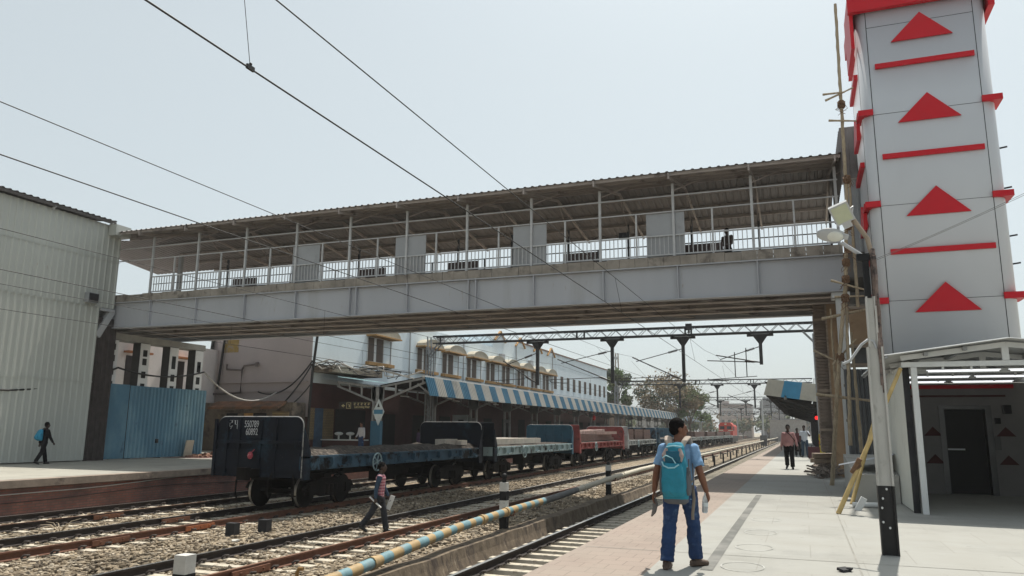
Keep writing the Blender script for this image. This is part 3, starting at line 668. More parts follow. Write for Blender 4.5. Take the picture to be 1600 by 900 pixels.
mb = MB().bar((-36.8, 39.0, 0), (-36.8, 39.0, 3.55), .1).bar((-36.8, 39.0, 3.5), (-35.9, 39.0, 3.5), .09)
T(mb, 'green_post', M('green_paint', (.02, .16, .09), .5), 'green steel frame post behind the first wagon', 'post', (-36.8, 39, 0))

# wash stand in the dark entrance
rt = E('wash_stand', 'wash stand with two white basins under the canopy', 'basin', (-29.3, 45, 0))
MB().box(-30.6, -27.6, 44.6, 45.4, 0, .75).build('counter', maroon, rt); MB().box(-30.7, -27.5, 44.55, 45.45, .75, .82).build('worktop', white_paint, rt)
for x in (-29.5, -28.6): MB().ball((x, 44.9, 1.2), .3, .25, .12).tube([(x, 44.9, .82), (x, 44.9, 1.15)], .06).build('basin', white_paint, rt)

# ------------------------------------------------------------------ left platform canopy
bl_s = M('fascia_blue', (.045, .15, .235), .55, .12, .7, c2=(.10, .21, .28), t2=.52, w2=.3); wh_s = M('fascia_white', (.43, .415, .38), .6, .1, .7, c2=(.33, .31, .28), t2=.55, w2=.3)
cn = E('platform_canopy', 'long platform canopy with a blue and white striped fascia behind the wagons', 'canopy', (-26.4, 44, 0))
tan_ = Vector((-.4, 0, 1.2))
MB().corr((-22.35, 44.2, 3.66), (0, 1, 0), 149, tan_, tan_.length, .265, .075, (1, 0, .33), mf=lambda a: int(a / 1.33) % 2, zig=True).build('fascia', [bl_s, wh_s], cn)
MB().box(-22.95, -22.74, 44.2, 193.2, 4.86, 4.98).build('fascia_cap', white_paint, cn)
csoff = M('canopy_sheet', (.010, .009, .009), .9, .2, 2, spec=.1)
mb = MB()
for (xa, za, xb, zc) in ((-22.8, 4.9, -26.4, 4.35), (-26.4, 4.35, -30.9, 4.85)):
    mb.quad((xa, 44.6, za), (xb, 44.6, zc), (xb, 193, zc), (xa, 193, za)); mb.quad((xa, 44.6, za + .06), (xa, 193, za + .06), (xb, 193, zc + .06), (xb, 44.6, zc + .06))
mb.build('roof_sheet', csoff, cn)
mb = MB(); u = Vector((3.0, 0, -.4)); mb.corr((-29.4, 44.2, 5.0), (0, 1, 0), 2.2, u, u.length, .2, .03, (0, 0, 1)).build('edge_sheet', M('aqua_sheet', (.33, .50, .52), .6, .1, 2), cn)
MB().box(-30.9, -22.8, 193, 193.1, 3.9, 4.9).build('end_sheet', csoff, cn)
yfr = M('frame_grey', (.27, .27, .265), .6, .15, 2, c2=(.13, .13, .125), t2=.58)
for k, y in enumerate([44.5] + [52.5 + 8 * i for i in range(18)]):
    mb = MB()
    for x in (-26.62, -26.1): mb.box(x - .07, x + .07, y - .12, y + .12, 0, 3.3)
    mb.box(-26.55, -26.17, y - .03, y + .03, 2.2, 2.5)
    for sx, ex, ez in ((1, -22.85, 4.83), (-1, -29.5, 4.66)):
        bx = -26.36 + sx * .3
        mb.bar((bx, y, 4.3), (ex, y, ez), .12, .12).bar((bx, y, 3.35), (ex, y, ez - .28), .12, .12)
        for t in (.0, .33, .66, .95): 
            a = Vector((bx, y, 4.3)).lerp(Vector((ex, y, ez)), t); b = Vector((bx, y, 3.35)).lerp(Vector((ex, y, ez - .28)), t); mb.bar(a, b, .1 if t else .35, .1)
    mb.prism([(-26.75, 3.2), (-25.97, 3.2), (-25.9, 4.3), (-26.82, 4.3)], 'Y', y - .05, y + .05)
    if k == 0: mb.bar((-23.4, y, 4.45), (-22.4, y, 3.7), .09, .09)
    c_ = mb.build('y_frame', yfr, cn)
    if k == 0: MB().box(-26.72, -26.0, y - .16, y + .16, 0, 2.05).build('blue_base', bl_s, c_)
for k in range(20):
    y = 46 + k * 4.2; MB().box(-25.5 + (k % 2) * 1.5, -25.45 + (k % 2) * 1.5, y, y + 1.2, 3.72, 3.77).build('tube_light', white_paint, cn)
# clutter of cables over the canopy end
rnd = random.Random(11)
for i in range(7):
    x0 = -31 + rnd.random(); y0 = 43.3; pts = []
    for j in range(9):
        t = j / 8; pts.append((x0 + t * rnd.uniform(5, 8), y0 + .6 * t + rnd.uniform(-.1, .1), 5.9 - t * .9 + .25 * math.sin(j * 1.7 + i) + rnd.uniform(-.1, .1)))
    T(MB().tube(pts, .03 if i % 3 else .045, 6), 'loose_cable', wire_mat if i % 3 else M('white_cable', (.5, .48, .45), .7), 'loose tangled cable draped over the corner of the canopy roof', 'cable', (x0, 43.3, 5), 'tangled cables over the canopy corner')
# hanging signs
yel = M('sign_yellow', (.6, .5, .25), .6)
sg = E('water_sign', 'dark hanging sign with yellow lettering for drinking water and an arrow', 'sign', (-27.9, 44.3, 2.9))
MB().box(-29.2, -26.75, 44.28, 44.33, 2.82, 3.32).build('board', M('sign_dark', (.02, .014, .014), .6), sg)
mb = MB(); put_text(mb, 'Cold Drinking Water', .22, (-27.4, 44.27, 2.96), (1, 0, 0), (0, 0, 1), sx=.62)
for i, wv in enumerate((.2, .16, .22, .18, .2)): 
    xx = -27.95 + i * .27; mb.box(xx - wv / 2, xx + wv / 2, 44.262, 44.277, 3.21, 3.235).box(xx - .02, xx + .02, 44.262, 44.277, 3.08, 3.21).box(xx - .09, xx, 44.262, 44.277, 3.1, 3.13)
for a, b, c_, d in ((-28.6, -28.25, 2.86, 2.885), (-28.6, -28.25, 3.225, 3.25), (-28.6, -28.575, 2.885, 3.225), (-28.275, -28.25, 2.885, 3.225), (-28.5, -28.34, 3.1, 3.13), (-28.4, -28.34, 2.95, 3.1)): mb.box(a, b, 44.262, 44.277, c_, d)
mb.prism([(-29.0, 3.05), (-28.82, 3.16), (-28.82, 2.94)], 'Y', 44.262, 44.277); mb.box(-28.82, -28.72, 44.262, 44.277, 3.02, 3.08)
mb.build('lettering', yel, sg)
sg = E('diamond_sign', 'white diamond sign with a blue name band on the canopy column', 'sign', (-26.05, 44.2, 2.6))
MB().prism([(-26.05, 1.75), (-25.62, 2.65), (-26.05, 3.5), (-26.48, 2.65)], 'Y', 44.15, 44.18).build('plate', M('sign_white', (.6, .65, .66), .5), sg)
MB().box(-26.38, -25.72, 44.13, 44.147, 2.5, 2.78).build('band', M('sign_blue', (.05, .2, .32), .5), sg)
mb = MB().prism([(-26.14, 2.95), (-25.96, 2.95), (-26.05, 3.2)], 'Y', 44.13, 44.147); mb.build('mark', black_paint, sg)
ps = E('notice_board', 'pale blue and white notice board under the canopy above the dark blue bulkhead', 'sign', (-27, 60, 1.5))
MB().box(-28.05, -26.6, 59.9, 59.95, 1.3, 2.75).build('board', M('notice_white', (.42, .46, .47), .6), ps); MB().box(-28.0, -26.65, 59.86, 59.898, 1.32, 1.75).build('band', bl_s, ps)
MB().box(-27.5, -27.0, 59.85, 59.898, 2.25, 2.35).box(-27.5, -27.1, 59.85, 59.898, 2.05, 2.12).build('print', dark_steel, ps)
T(MB().ball((-22.9, 88, 3.0), .2, .2, .3).tube([(-22.9, 88, 3.3), (-22.9, 88, 3.9)], .03), 'fire_bucket', M('bucket_red', (.45, .03, .03), .4), 'small red bucket hanging below the striped fascia', 'bucket', (-22.9, 88, 3))

# cables swagging across the left side
def swag(name, a, b, sag, r, mat, label, n=18, wob=0):
    a, b = Vector(a), Vector(b); pts = []
    for i in range(n + 1):
        t = i / n; p = a.lerp(b, t); p.z -= sag * 4 * t * (1 - t); p.z += wob * math.sin(i * 2.3); pts.append(p)
    return T(MB().tube(pts, r, 6), name, mat, label, 'cable', tuple(a))
swag('hanging_cable', (-30.3, 18.5, 3.3), (-30.75, 27.6, 4.35), .75, .045, wire_mat, 'thick dark cable sagging across the corrugated stair house wall')
swag('hanging_cable', (-30.75, 27.6, 4.35), (-30.75, 33.3, 4.55), .35, .045, wire_mat, 'thick dark cable looped between the black and white pillars')
swag('hanging_cable', (-30.75, 33.3, 4.55), (-33.0, 42.5, 3.9), 1.0, .045, M('grey_cable', (.35, .34, .32), .7), 'pale grey cable sagging from the end pillar across the pink wall')
swag('hanging_cable', (-34.5, 42.5, 3.95), (-30.6, 43.0, 6.0), .9, .05, wire_mat, 'dark cable rising to the corner of the pink wall')
swag('hanging_cable', (-33.0, 42.3, 2.6), (-30.6, 43.0, 5.8), .35, .05, wire_mat, 'lower of the dark cables rising to the corner of the pink wall')
swag('hanging_cable', (-32.6, 42.2, 2.5), (-30.5, 43.0, 4.6), .3, .04, wire_mat, 'dark cable running from the outbuilding to the building corner')
T(MB().tube([(-30.7, 43.1, 0), (-30.75, 43.15, 3), (-30.6, 43.1, 5.5), (-30.2, 43.1, 9.5)], .09, 8), 'cable_riser', wire_mat, 'bundle of black cables climbing the corner of the pink and white walls', 'cable', (-30.7, 43.1, 0))
# ------------------------------------------------------------------ goods train
TX = -15.4; RZ = -.84
under_w = M('wagon_underframe', (.008, .0065, .006), .9, .35, 3, spec=.15, c2=(.02, .014, .012), t2=.55)
tread = M('wheel_tread', (.45, .42, .38), .3, .1, 5, metal=.7)
wblue = M('wagon_blue', (.05, .10, .145), .7, .25, 1.5, c2=(.012, .012, .014), t2=.5, w2=.08, s2=1.6, spec=.2, c3=(.22, .27, .29), t3=.67, s3=5)
wnavy = M('wagon_navy', (.006, .009, .016), .75, .3, 1.5, spec=.2, c2=(.022, .058, .09), t2=.55, w2=.2, s2=.9, c3=(.05, .04, .035), t3=.68, s3=3)
wteal = M('wagon_teal', (.03, .105, .16), .7, .2, 1.5, c2=(.015, .04, .06), t2=.56, w2=.15, s2=1.5)
wpale = M('wagon_pale', (.30, .40, .42), .7, .2, 1.5, c2=(.05, .05, .05), t2=.57, w2=.08, s2=2.2)
wred = M('wagon_red', (.26, .055, .05), .75, .25, 1.5, c2=(.07, .035, .03), t2=.57, w2=.1, s2=2)
wgrey = M('wagon_grey', (.38, .41, .41), .7, .2, 1.5, c2=(.06, .055, .05), t2=.55, w2=.1, s2=2.2)
wrim = M('rim_pale', (.30, .30, .29), .7, .2, 4, c2=(.07, .07, .07), t2=.52, s2=4)
dirt = M_stones('deck_dirt', [(.04, .034, .028), (.085, .07, .06), (.03, .027, .025), (.13, .11, .09)], 9, 1)
LW = 13.7
def bulkhead(y, out, mat, parent, h0=.95, h1=2.72, ribs=5, w_=1.56):
    sq = out < 0 and y > 25; n = 6; r = .06 if sq else .26; poly = [(TX - w_, RZ + h0), (TX + w_, RZ + h0)]
    for i in range(n + 1): a = PI / 2 * i / n; poly.append((TX + w_ - r + r * math.cos(a), RZ + h1 - r + r * math.sin(a)))
    for i in range(n + 1): a = PI / 2 + PI / 2 * i / n; poly.append((TX - w_ + r + r * math.cos(a), RZ + h1 - r + r * math.sin(a)))
    o = MB().prism(poly, 'Y', y - .03, y + .03).build('bulkhead', mat, parent)
    top = poly[1:]
    MB().tube([(a, y, b) for a, b in top], .026, 6).tube([(TX - w_, y, RZ + h1 - r), (TX - w_, y, RZ + h0)], .022, 6).build('rim', mat if sq else wrim, o)
    mb = MB()
    for k in range(ribs):
        x = TX - w_ + .55 + k * (2 * w_ - 1.1) / (ribs - 1) if y > 20 or out > 0 else (-16.58, -16.12, -15.32, -14.78, -17.0)[k]
        mb.box(x - .05, x + .05, min(y + out * .031, y + out * .11), max(y + out * .031, y + out * .11), RZ + h0, RZ + h1 - .06)
    z = RZ + h0 + (h1 - h0) * .58; mb.box(TX - w_ + .05, TX + w_ - .05, min(y + out * .032, y + out * .125), max(y + out * .032, y + out * .125), z - .05, z + .05)
    mb.build('rib', mat, o)
    mb = MB().box(TX + w_ - .03, TX + w_ + .06, min(y, y - out * .35), max(y, y - out * .35), RZ + .9, RZ + 1.7)
    mb.add([(TX + w_ + .0, y, RZ + 1.7), (TX + w_ + .06, y, RZ + 1.7), (TX + w_ + .06, y, RZ + h1 - .3), (TX + w_, y, RZ + h1 - .3), (TX + w_, y - out * .35, RZ + 1.7), (TX + w_ + .06, y - out * .35, RZ + 1.7)], [(0, 1, 2, 3), (0, 3, 4), (1, 5, 2), (3, 2, 5, 4), (0, 4, 5, 1)])
    mb.build('gusset', mat, o)
    return o
def wagon(y0, label, side, b0, b1, flags=(1, 1), deckmat=None, dh=.0):
    rt = E('flat_wagon', label, 'wagon', (TX, y0 + LW / 2, RZ), 'flat wagons of the goods train')
    mb = MB(); zt = RZ + 1.58
    for sx in (-1, 1):
        x = TX + sx * 1.5
        mb.box(x - .03, x + .03, y0 + .1, y0 + LW - .1, RZ + 1.16, zt).box(min(x, x + sx * .12), max(x, x + sx * .12), y0 + .1, y0 + LW - .1, zt - .06, zt + .003)
    mb.box(TX - 1.53, TX + 1.53, y0 + .05, y0 + .12, RZ + 1.16, zt).box(TX - 1.53, TX + 1.53, y0 + LW - .12, y0 + LW - .05, RZ + 1.16, zt)
    mb.build('side_sill', side, rt)
    x = TX + 1.54; yy = y0 + .5; k = 0
    while yy < y0 + LW - .4:
        mb = MB().box(x, x + .09, yy, yy + .16, RZ + 1.24, RZ + 1.52).box(x, x + .14, yy - .03, yy + .0, RZ + 1.3, RZ + 1.5).box(x, x + .05, yy - .03, yy + .2, RZ + 1.235, RZ + 1.26)
        mb.build('stake_pocket', side, rt)
        if k % 2: MB().bar((x + .05, yy + .45, RZ + 1.22), (x + .05, yy + 1.0, RZ + 1.26), .08, .06).build('side_step', side, rt)
        yy += 1.08; k += 1
    rnd = random.Random(int(y0)); mb = MB(); nx, ny = 10, 40; vs = []; fs = []
    for j in range(ny + 1):
        for i in range(nx + 1):
            e = 0 if i in (0, nx) else 1
            vs.append((TX - 1.46 + 2.92 * i / nx, y0 + .13 + (LW - .26) * j / ny, zt - .03 + e * (.06 + dh * (.6 + noise.noise((i * .5, j * .3, y0)))) + .05 * e * rnd.random()))
    for j in range(ny):
        for i in range(nx): a = j * (nx + 1) + i; fs.append((a, a + 1, a + nx + 2, a + nx + 1))
    mb.add(vs, fs).build('deck', deckmat or dirt, rt)
    mb = MB().box(TX - .3, TX + .3, y0 + .2, y0 + LW - .2, RZ + .85, RZ + 1.4)
    for k in range(8): mb.box(TX - 1.4, TX + 1.4, y0 + .8 + k * 1.72, y0 + .92 + k * 1.72, RZ + 1.1, RZ + 1.45)
    mb.box(TX + .4, TX + 1.0, y0 + 5.8, y0 + 6.7, RZ + .55, RZ + 1.1).tube([(TX + .5, y0 + 7.2, RZ + .85), (TX + .5, y0 + 8.3, RZ + .85)], .22, 10)
    mb.bar((TX + 1.2, y0 + 5, RZ + 1.1), (TX + 1.25, y0 + 5.6, RZ + .4), .05).bar((TX + 1.2, y0 + 8.6, RZ + 1.1), (TX + 1.25, y0 + 8.2, RZ + .45), .05).box(TX + 1.2, TX + 1.25, y0 + 5.2, y0 + 8.5, RZ + .5, RZ + .56)
    mb.build('underframe', under_w, rt)
    for yc in (y0 + 2.3, y0 + LW - 2.3):
        mb = MB()
        for sx in (-1, 1):
            x = TX + sx * 1.06
            mb.prism([(yc - 1.35, RZ + .55), (yc - 1.2, RZ + .72), (yc - .45, RZ + .86), (yc + .45, RZ + .86), (yc + 1.2, RZ + .72), (yc + 1.35, RZ + .55), (yc + .9, RZ + .42), (yc + .45, RZ + .3), (yc - .45, RZ + .3), (yc - .9, RZ + .42)], 'X', x - .06, x + .06)
            for d in (-1, 1): mb.box(x + sx * .0 - .1, x + .1, yc + d * 1.0 - .16, yc + d * 1.0 + .16, RZ + .36, RZ + .66)
            for d in (-.22, 0, .22): mb.tube([(x + sx * .09, yc + d, RZ + .34), (x + sx * .09, yc + d, RZ + .66)], .08, 8)
        mb.box(TX - 1.0, TX + 1.0, yc - .2, yc + .2, RZ + .5, RZ + 1.0)
        bg = mb.build('bogie', under_w, rt)
        for d in (-1, 1):
            for sx in (-1, 1):
                x = TX + sx * .84
                MB().tube([(x - .065, yc + d, RZ + .46), (x + .065, yc + d, RZ + .46)], .46, 24, smooth=False).tube([(x - sx * .065, yc + d, RZ + .46), (x - sx * .1, yc + d, RZ + .46)], .50, 24, mi=0).tube([(x - .05, yc + d, RZ + .46), (x + .05, yc + d, RZ + .46)], .463, 24, mi=1, caps=False).build('wheel', [under_w, tread], bg)
            MB().tube([(TX - 1.1, yc + d, RZ + .46), (TX + 1.1, yc + d, RZ + .46)], .08, 8).build('axle', under_w, bg)
    for yy, d in ((y0, -1), (y0 + LW, 1)):
        MB().box(TX - .14, TX + .14, min(yy, yy + d * .45), max(yy, yy + d * .45), RZ + .95, RZ + 1.2).obox((TX, yy + d * .52, RZ + 1.07), .34, .2, .36).build('coupler', under_w, rt)
    hw = MB(); c = Vector((TX + 1.66, y0 + 4.25, RZ + 1.28)); ring = [(c.x, c.y + .29 * math.cos(a * PI / 10), c.z + .29 * math.sin(a * PI / 10)) for a in range(21)]
    hw.tube(ring, .028, 6, caps=False)
    for a in range(3): t = a * PI / 3 + .3; hw.bar((c.x, c.y + .29 * math.cos(t), c.z + .29 * math.sin(t)), (c.x, c.y - .29 * math.cos(t), c.z - .29 * math.sin(t)), .03)
    hw.tube([(c.x - .14, c.y, c.z), (c.x + .02, c.y, c.z)], .05, 8).build('brake_wheel', wpale, rt)
    bb = []
    if b0: bb.append(bulkhead(y0 + .1, -1, b0, rt))
    if b1: bb.append(bulkhead(y0 + LW - .1, 1, b1, rt))
    for x, z0_ in ((TX - .55, .95), (TX + .6, 1.0)):
        hp_ = [(x, y0 + .02, RZ + z0_ + .1), (x + .03, y0 - .18, RZ + z0_ - .1), (x + .05, y0 - .22, RZ + z0_ - .45), (x + .02, y0 - .12, RZ + z0_ - .6)]
        MB().tube(hp_, .03, 6).build('brake_hose', under_w, rt)
    mb = MB().tube([(TX + 1.3, y0 + .06, RZ + 1.05), (TX + 1.42, y0 - .02, RZ + .75), (TX + 1.42, y0 - .02, RZ + .45)], .02, 6).bar((TX + 1.2, y0 - .02, RZ + .45), (TX + 1.5, y0 - .02, RZ + .45), .04)
    mb.build('foot_step', under_w, rt)
    return rt, bb
w1, bb = wagon(19.1, 'nearest dark blue flat wagon with a tall numbered end panel and a dirt covered deck', wblue, wnavy, wnavy, dh=.12)
# big end panel reaching below the deck, with painted number
MB().box(TX - 1.6, TX + 1.52, 19.13, 19.17, RZ + 1.15, RZ + 1.75).build('apron', wnavy, w1)
lt = M('stencil_white', (.42, .44, .46), .8, .25, 9, c2=(.2, .22, .24), t2=.55, s2=9)
mb = MB(); yb_ = 19.16
put_text(mb, '550789', .29, (-15.7, yb_, RZ + 2.5), (1, 0, 0), (0, 0, 1), sx=.62); mb.build('number', lt, bb[0]); mb = MB(); put_text(mb, '60892', .29, (-15.68, yb_, RZ + 2.27), (1, 0, 0), (0, 0, 1), sx=.62)
def stroke(pts, w_=.035):
    for a, b in zip(pts, pts[1:]): mb.bar((a[0], yb_ - .003, a[1]), (b[0], yb_ - .003, b[1]), w_, .006)
mb.build('number', lt, bb[0]); mb = MB(); zz = RZ + 2.42
stroke([(-16.540, zz + .2), (-16.382, zz + .2)]); stroke([(-16.439, zz + .2), (-16.439, zz + .13), (-16.526, zz + .11), (-16.540, zz + .03), (-16.468, zz), (-16.425, zz + .04), (-16.482, zz - .06)])
stroke([(-16.353, zz + .2), (-16.194, zz + .2)]); stroke([(-16.324, zz + .2), (-16.317, zz + .08), (-16.238, zz + .06)]); stroke([(-16.230, zz + .2), (-16.230, zz - .05), (-16.180, zz - .1)]); pass
mb.build('script_mark', lt, bb[0])
T(MB().ball((-15.55, 19.0, RZ + 1.58), .10, .04, .11).bar((-15.52, 19.0, RZ + 1.66), (-15.42, 19.02, RZ + 1.76), .02), 'tail_board', M('tail_red', (.32, .04, .06), .6, .2, 5, c2=(.6, .5, .5), t2=.56, s2=8), 'small red tail board hung on the end of the nearest wagon', 'signal', (-15.6, 19, RZ + 1.6))
specs = [
 ('pale blue flat wagon with a teal ribbed far end, carrying a low pale stack', wpale, wnavy, wteal),
 ('red flat wagon heaped with pale timber beams', wred, wred, wred),
 ('greyish white flat wagon stacked with dark rusty sleepers, left of the backpacker', wgrey, wgrey, wblue),
 ('flat wagon hidden mostly behind the backpacker', wblue, wblue, None),
 ('flat wagon with a bright blue end panel right of the backpacker', wgrey, wteal, None),
 ('far flat wagon behind the blue end panel, carrying brown sleepers', wgrey, None, None),
 ('flat wagon third from the locomotive carrying brown sleepers', wgrey, None, None),
 ('flat wagon second from the locomotive', wgrey, None, None),
 ('flat wagon coupled directly to the red locomotive', wgrey, None, None)]
for i, (lab, s_, a, b) in enumerate(specs): wagon(34.1 + i * 15.0, lab, s_, a, b)
# inner lining of the teal end
mb = MB()
for k in range(6): x = TX - 1.5 + k * .6; mb.box(x - .03, x + .03, 47.6, 47.66, RZ + 1.62, RZ + 2.62)
mb.box(TX - 1.5, TX + 1.5, 47.6, 47.65, RZ + 2.6, RZ + 2.68)
for o in bpy.data.objects:
    if o.get('label') == specs[0][0]: mb.build('inner_rib', wteal, o)
# loads
def load(y0, n, L, mat, label, cat, name, x0=-1.2, x1=1.2, z=1.64, th=.22, wd=.26, jit=.2, rows=1, grp=None, tilt=0, seed=1):
    rnd = random.Random(seed)
    for r in range(rows):
        for k in range(n):
            x = TX + x0 + (x1 - x0) * (k + .5) / n + rnd.uniform(-.02, .02); zc = RZ + z + th * (r + .5) + rnd.uniform(0, .02); l = L * rnd.uniform(.86, 1.0); a = rnd.uniform(-tilt, tilt); yc = y0 + L / 2 + rnd.uniform(-jit, jit)
            T(MB().bar((x - a, yc - l / 2, zc), (x + a, yc + l / 2, zc + abs(a) * .35 * (k % 3)), wd, th * .94), name, mat, label, cat, (x, yc, zc), grp)
palest = M('pale_beam', (.46, .41, .35), .85, .15, 3, c2=(.3, .26, .22), t2=.58)
pinkb = M('pink_timber', (.36, .25, .22), .9, .25, 3, c2=(.2, .13, .11), t2=.55)
rusty = M('rusty_sleeper', (.12, .065, .05), .9, .35, 4, c2=(.06, .04, .035), t2=.55)
load(34.6, 8, 8.2, palest, 'long pale concrete beam lying on the pale blue wagon', 'beam', 'concrete_beam_load', wd=.28, th=.3, grp='pale beams on the second wagon')
load(50.0, 9, 11, rusty, 'dark timber lying under the pale ones on the red wagon', 'timber', 'timber_load', rows=2, tilt=.05, grp='dark timbers on the red wagon', seed=3)
load(50.6, 7, 10, pinkb, 'pale pinkish timber lying crooked on top of the red wagon load', 'timber', 'timber_load', z=2.1, tilt=.45, grp='pale timbers on the red wagon', seed=5)
for q in range(3): load(64.9 + q * 4.1, 8, 3.7, rusty, 'rusty sleeper stacked on the greyish white wagon', 'sleeper', 'sleeper_load', rows=4, jit=.05, grp='sleepers on the fourth wagon', seed=7 + q)
for q in range(4): load(109.8 + q * 15.0, 6, 12.0, rusty, 'long brown bundle on the far wagons near the locomotive', 'bundle', 'bundle_load', rows=2, th=.34, wd=.38, grp='bundles on the far wagons', seed=20 + q)
load(94.8, 6, 7, rusty, 'brown bundle on the wagon with the bright blue end panel', 'bundle', 'bundle_load', rows=1, th=.3, wd=.38, grp='bundles by the blue end panel', seed=31)
T(MB().obox((-14.6, 30.6, RZ + 1.85), .5, 1.2, .25).obox((-14.3, 31.4, RZ + 1.82), .35, .7, .2), 'stone_block', palest, 'pale broken stone block lying on the nearest wagon by the navy panel', 'stone', (-14.6, 30.6, RZ + 1.7))

# locomotive
lred = M('loco_red', (.50, .05, .03), .5, .1, 1); lwhite = M('loco_cream', (.6, .55, .45), .5); ldark = M('loco_dark', (.03, .03, .03), .6)
lo = E('locomotive', 'red diesel locomotive with a cream chevron at the far head of the goods train', 'locomotive', (TX, 176, RZ)); y0 = 169.6
MB().prism([(TX - 1.45, RZ + 1.5), (TX + 1.45, RZ + 1.5), (TX + 1.45, RZ + 3.7), (TX + 1.0, RZ + 4.25), (TX - 1.0, RZ + 4.25), (TX - 1.45, RZ + 3.7)], 'Y', y0, y0 + 4.5).build('cab', lred, lo)
MB().prism([(TX - 1.1, RZ + 1.5), (TX + 1.1, RZ + 1.5), (TX + 1.1, RZ + 3.5), (TX + .7, RZ + 3.9), (TX - .7, RZ + 3.9), (TX - 1.1, RZ + 3.5)], 'Y', y0 + 4.52, y0 + 16).build('hood', lred, lo)
MB().box(TX - 1.5, TX + 1.5, y0 - .6, y0 + 16.6, RZ + 1.0, RZ + 1.45).box(TX - 1.3, TX + 1.3, y0 + 1, y0 + 15, RZ + .2, RZ + 1.0).build('chassis', ldark, lo)
mb = MB()
for sx in (-1, 1): mb.bar((TX, y0 - .03, RZ + 1.75), (TX + sx * .55, y0 - .03, RZ + 2.6), .16, .04).bar((TX + sx * .55, y0 - .03, RZ + 2.6), (TX + sx * 1.42, y0 - .03, RZ + 2.6), .04, .16)
mb.build('chevron', lwhite, lo)
for sx in (-1, 1): MB().box(TX + sx * .7 - .45, TX + sx * .7 + .45, y0 - .02, y0 - .001, RZ + 2.85, RZ + 3.5).build('window', glass_dark, lo)
mb = MB()
for k in range(4): mb.box(TX + 1.452, TX + 1.46, y0 + .5 + k, y0 + 1.2 + k, RZ + 2.6, RZ + 3.4)
mb.build('side_window', ldark, lo); MB().box(TX - .2, TX + .2, y0 - .05, y0 - .001, RZ + 3.75, RZ + 4.05).build('headlight', lwhite, lo)
for k in range(6):
    yy = y0 + 1.5 + (k % 3) * 1.8 + (k // 3) * 8
    for sx in (-1, 1): MB().tube([(TX + sx * .78, yy, RZ + .52), (TX + sx * .92, yy, RZ + .52)], .52, 18).build('wheel', under_w, lo)

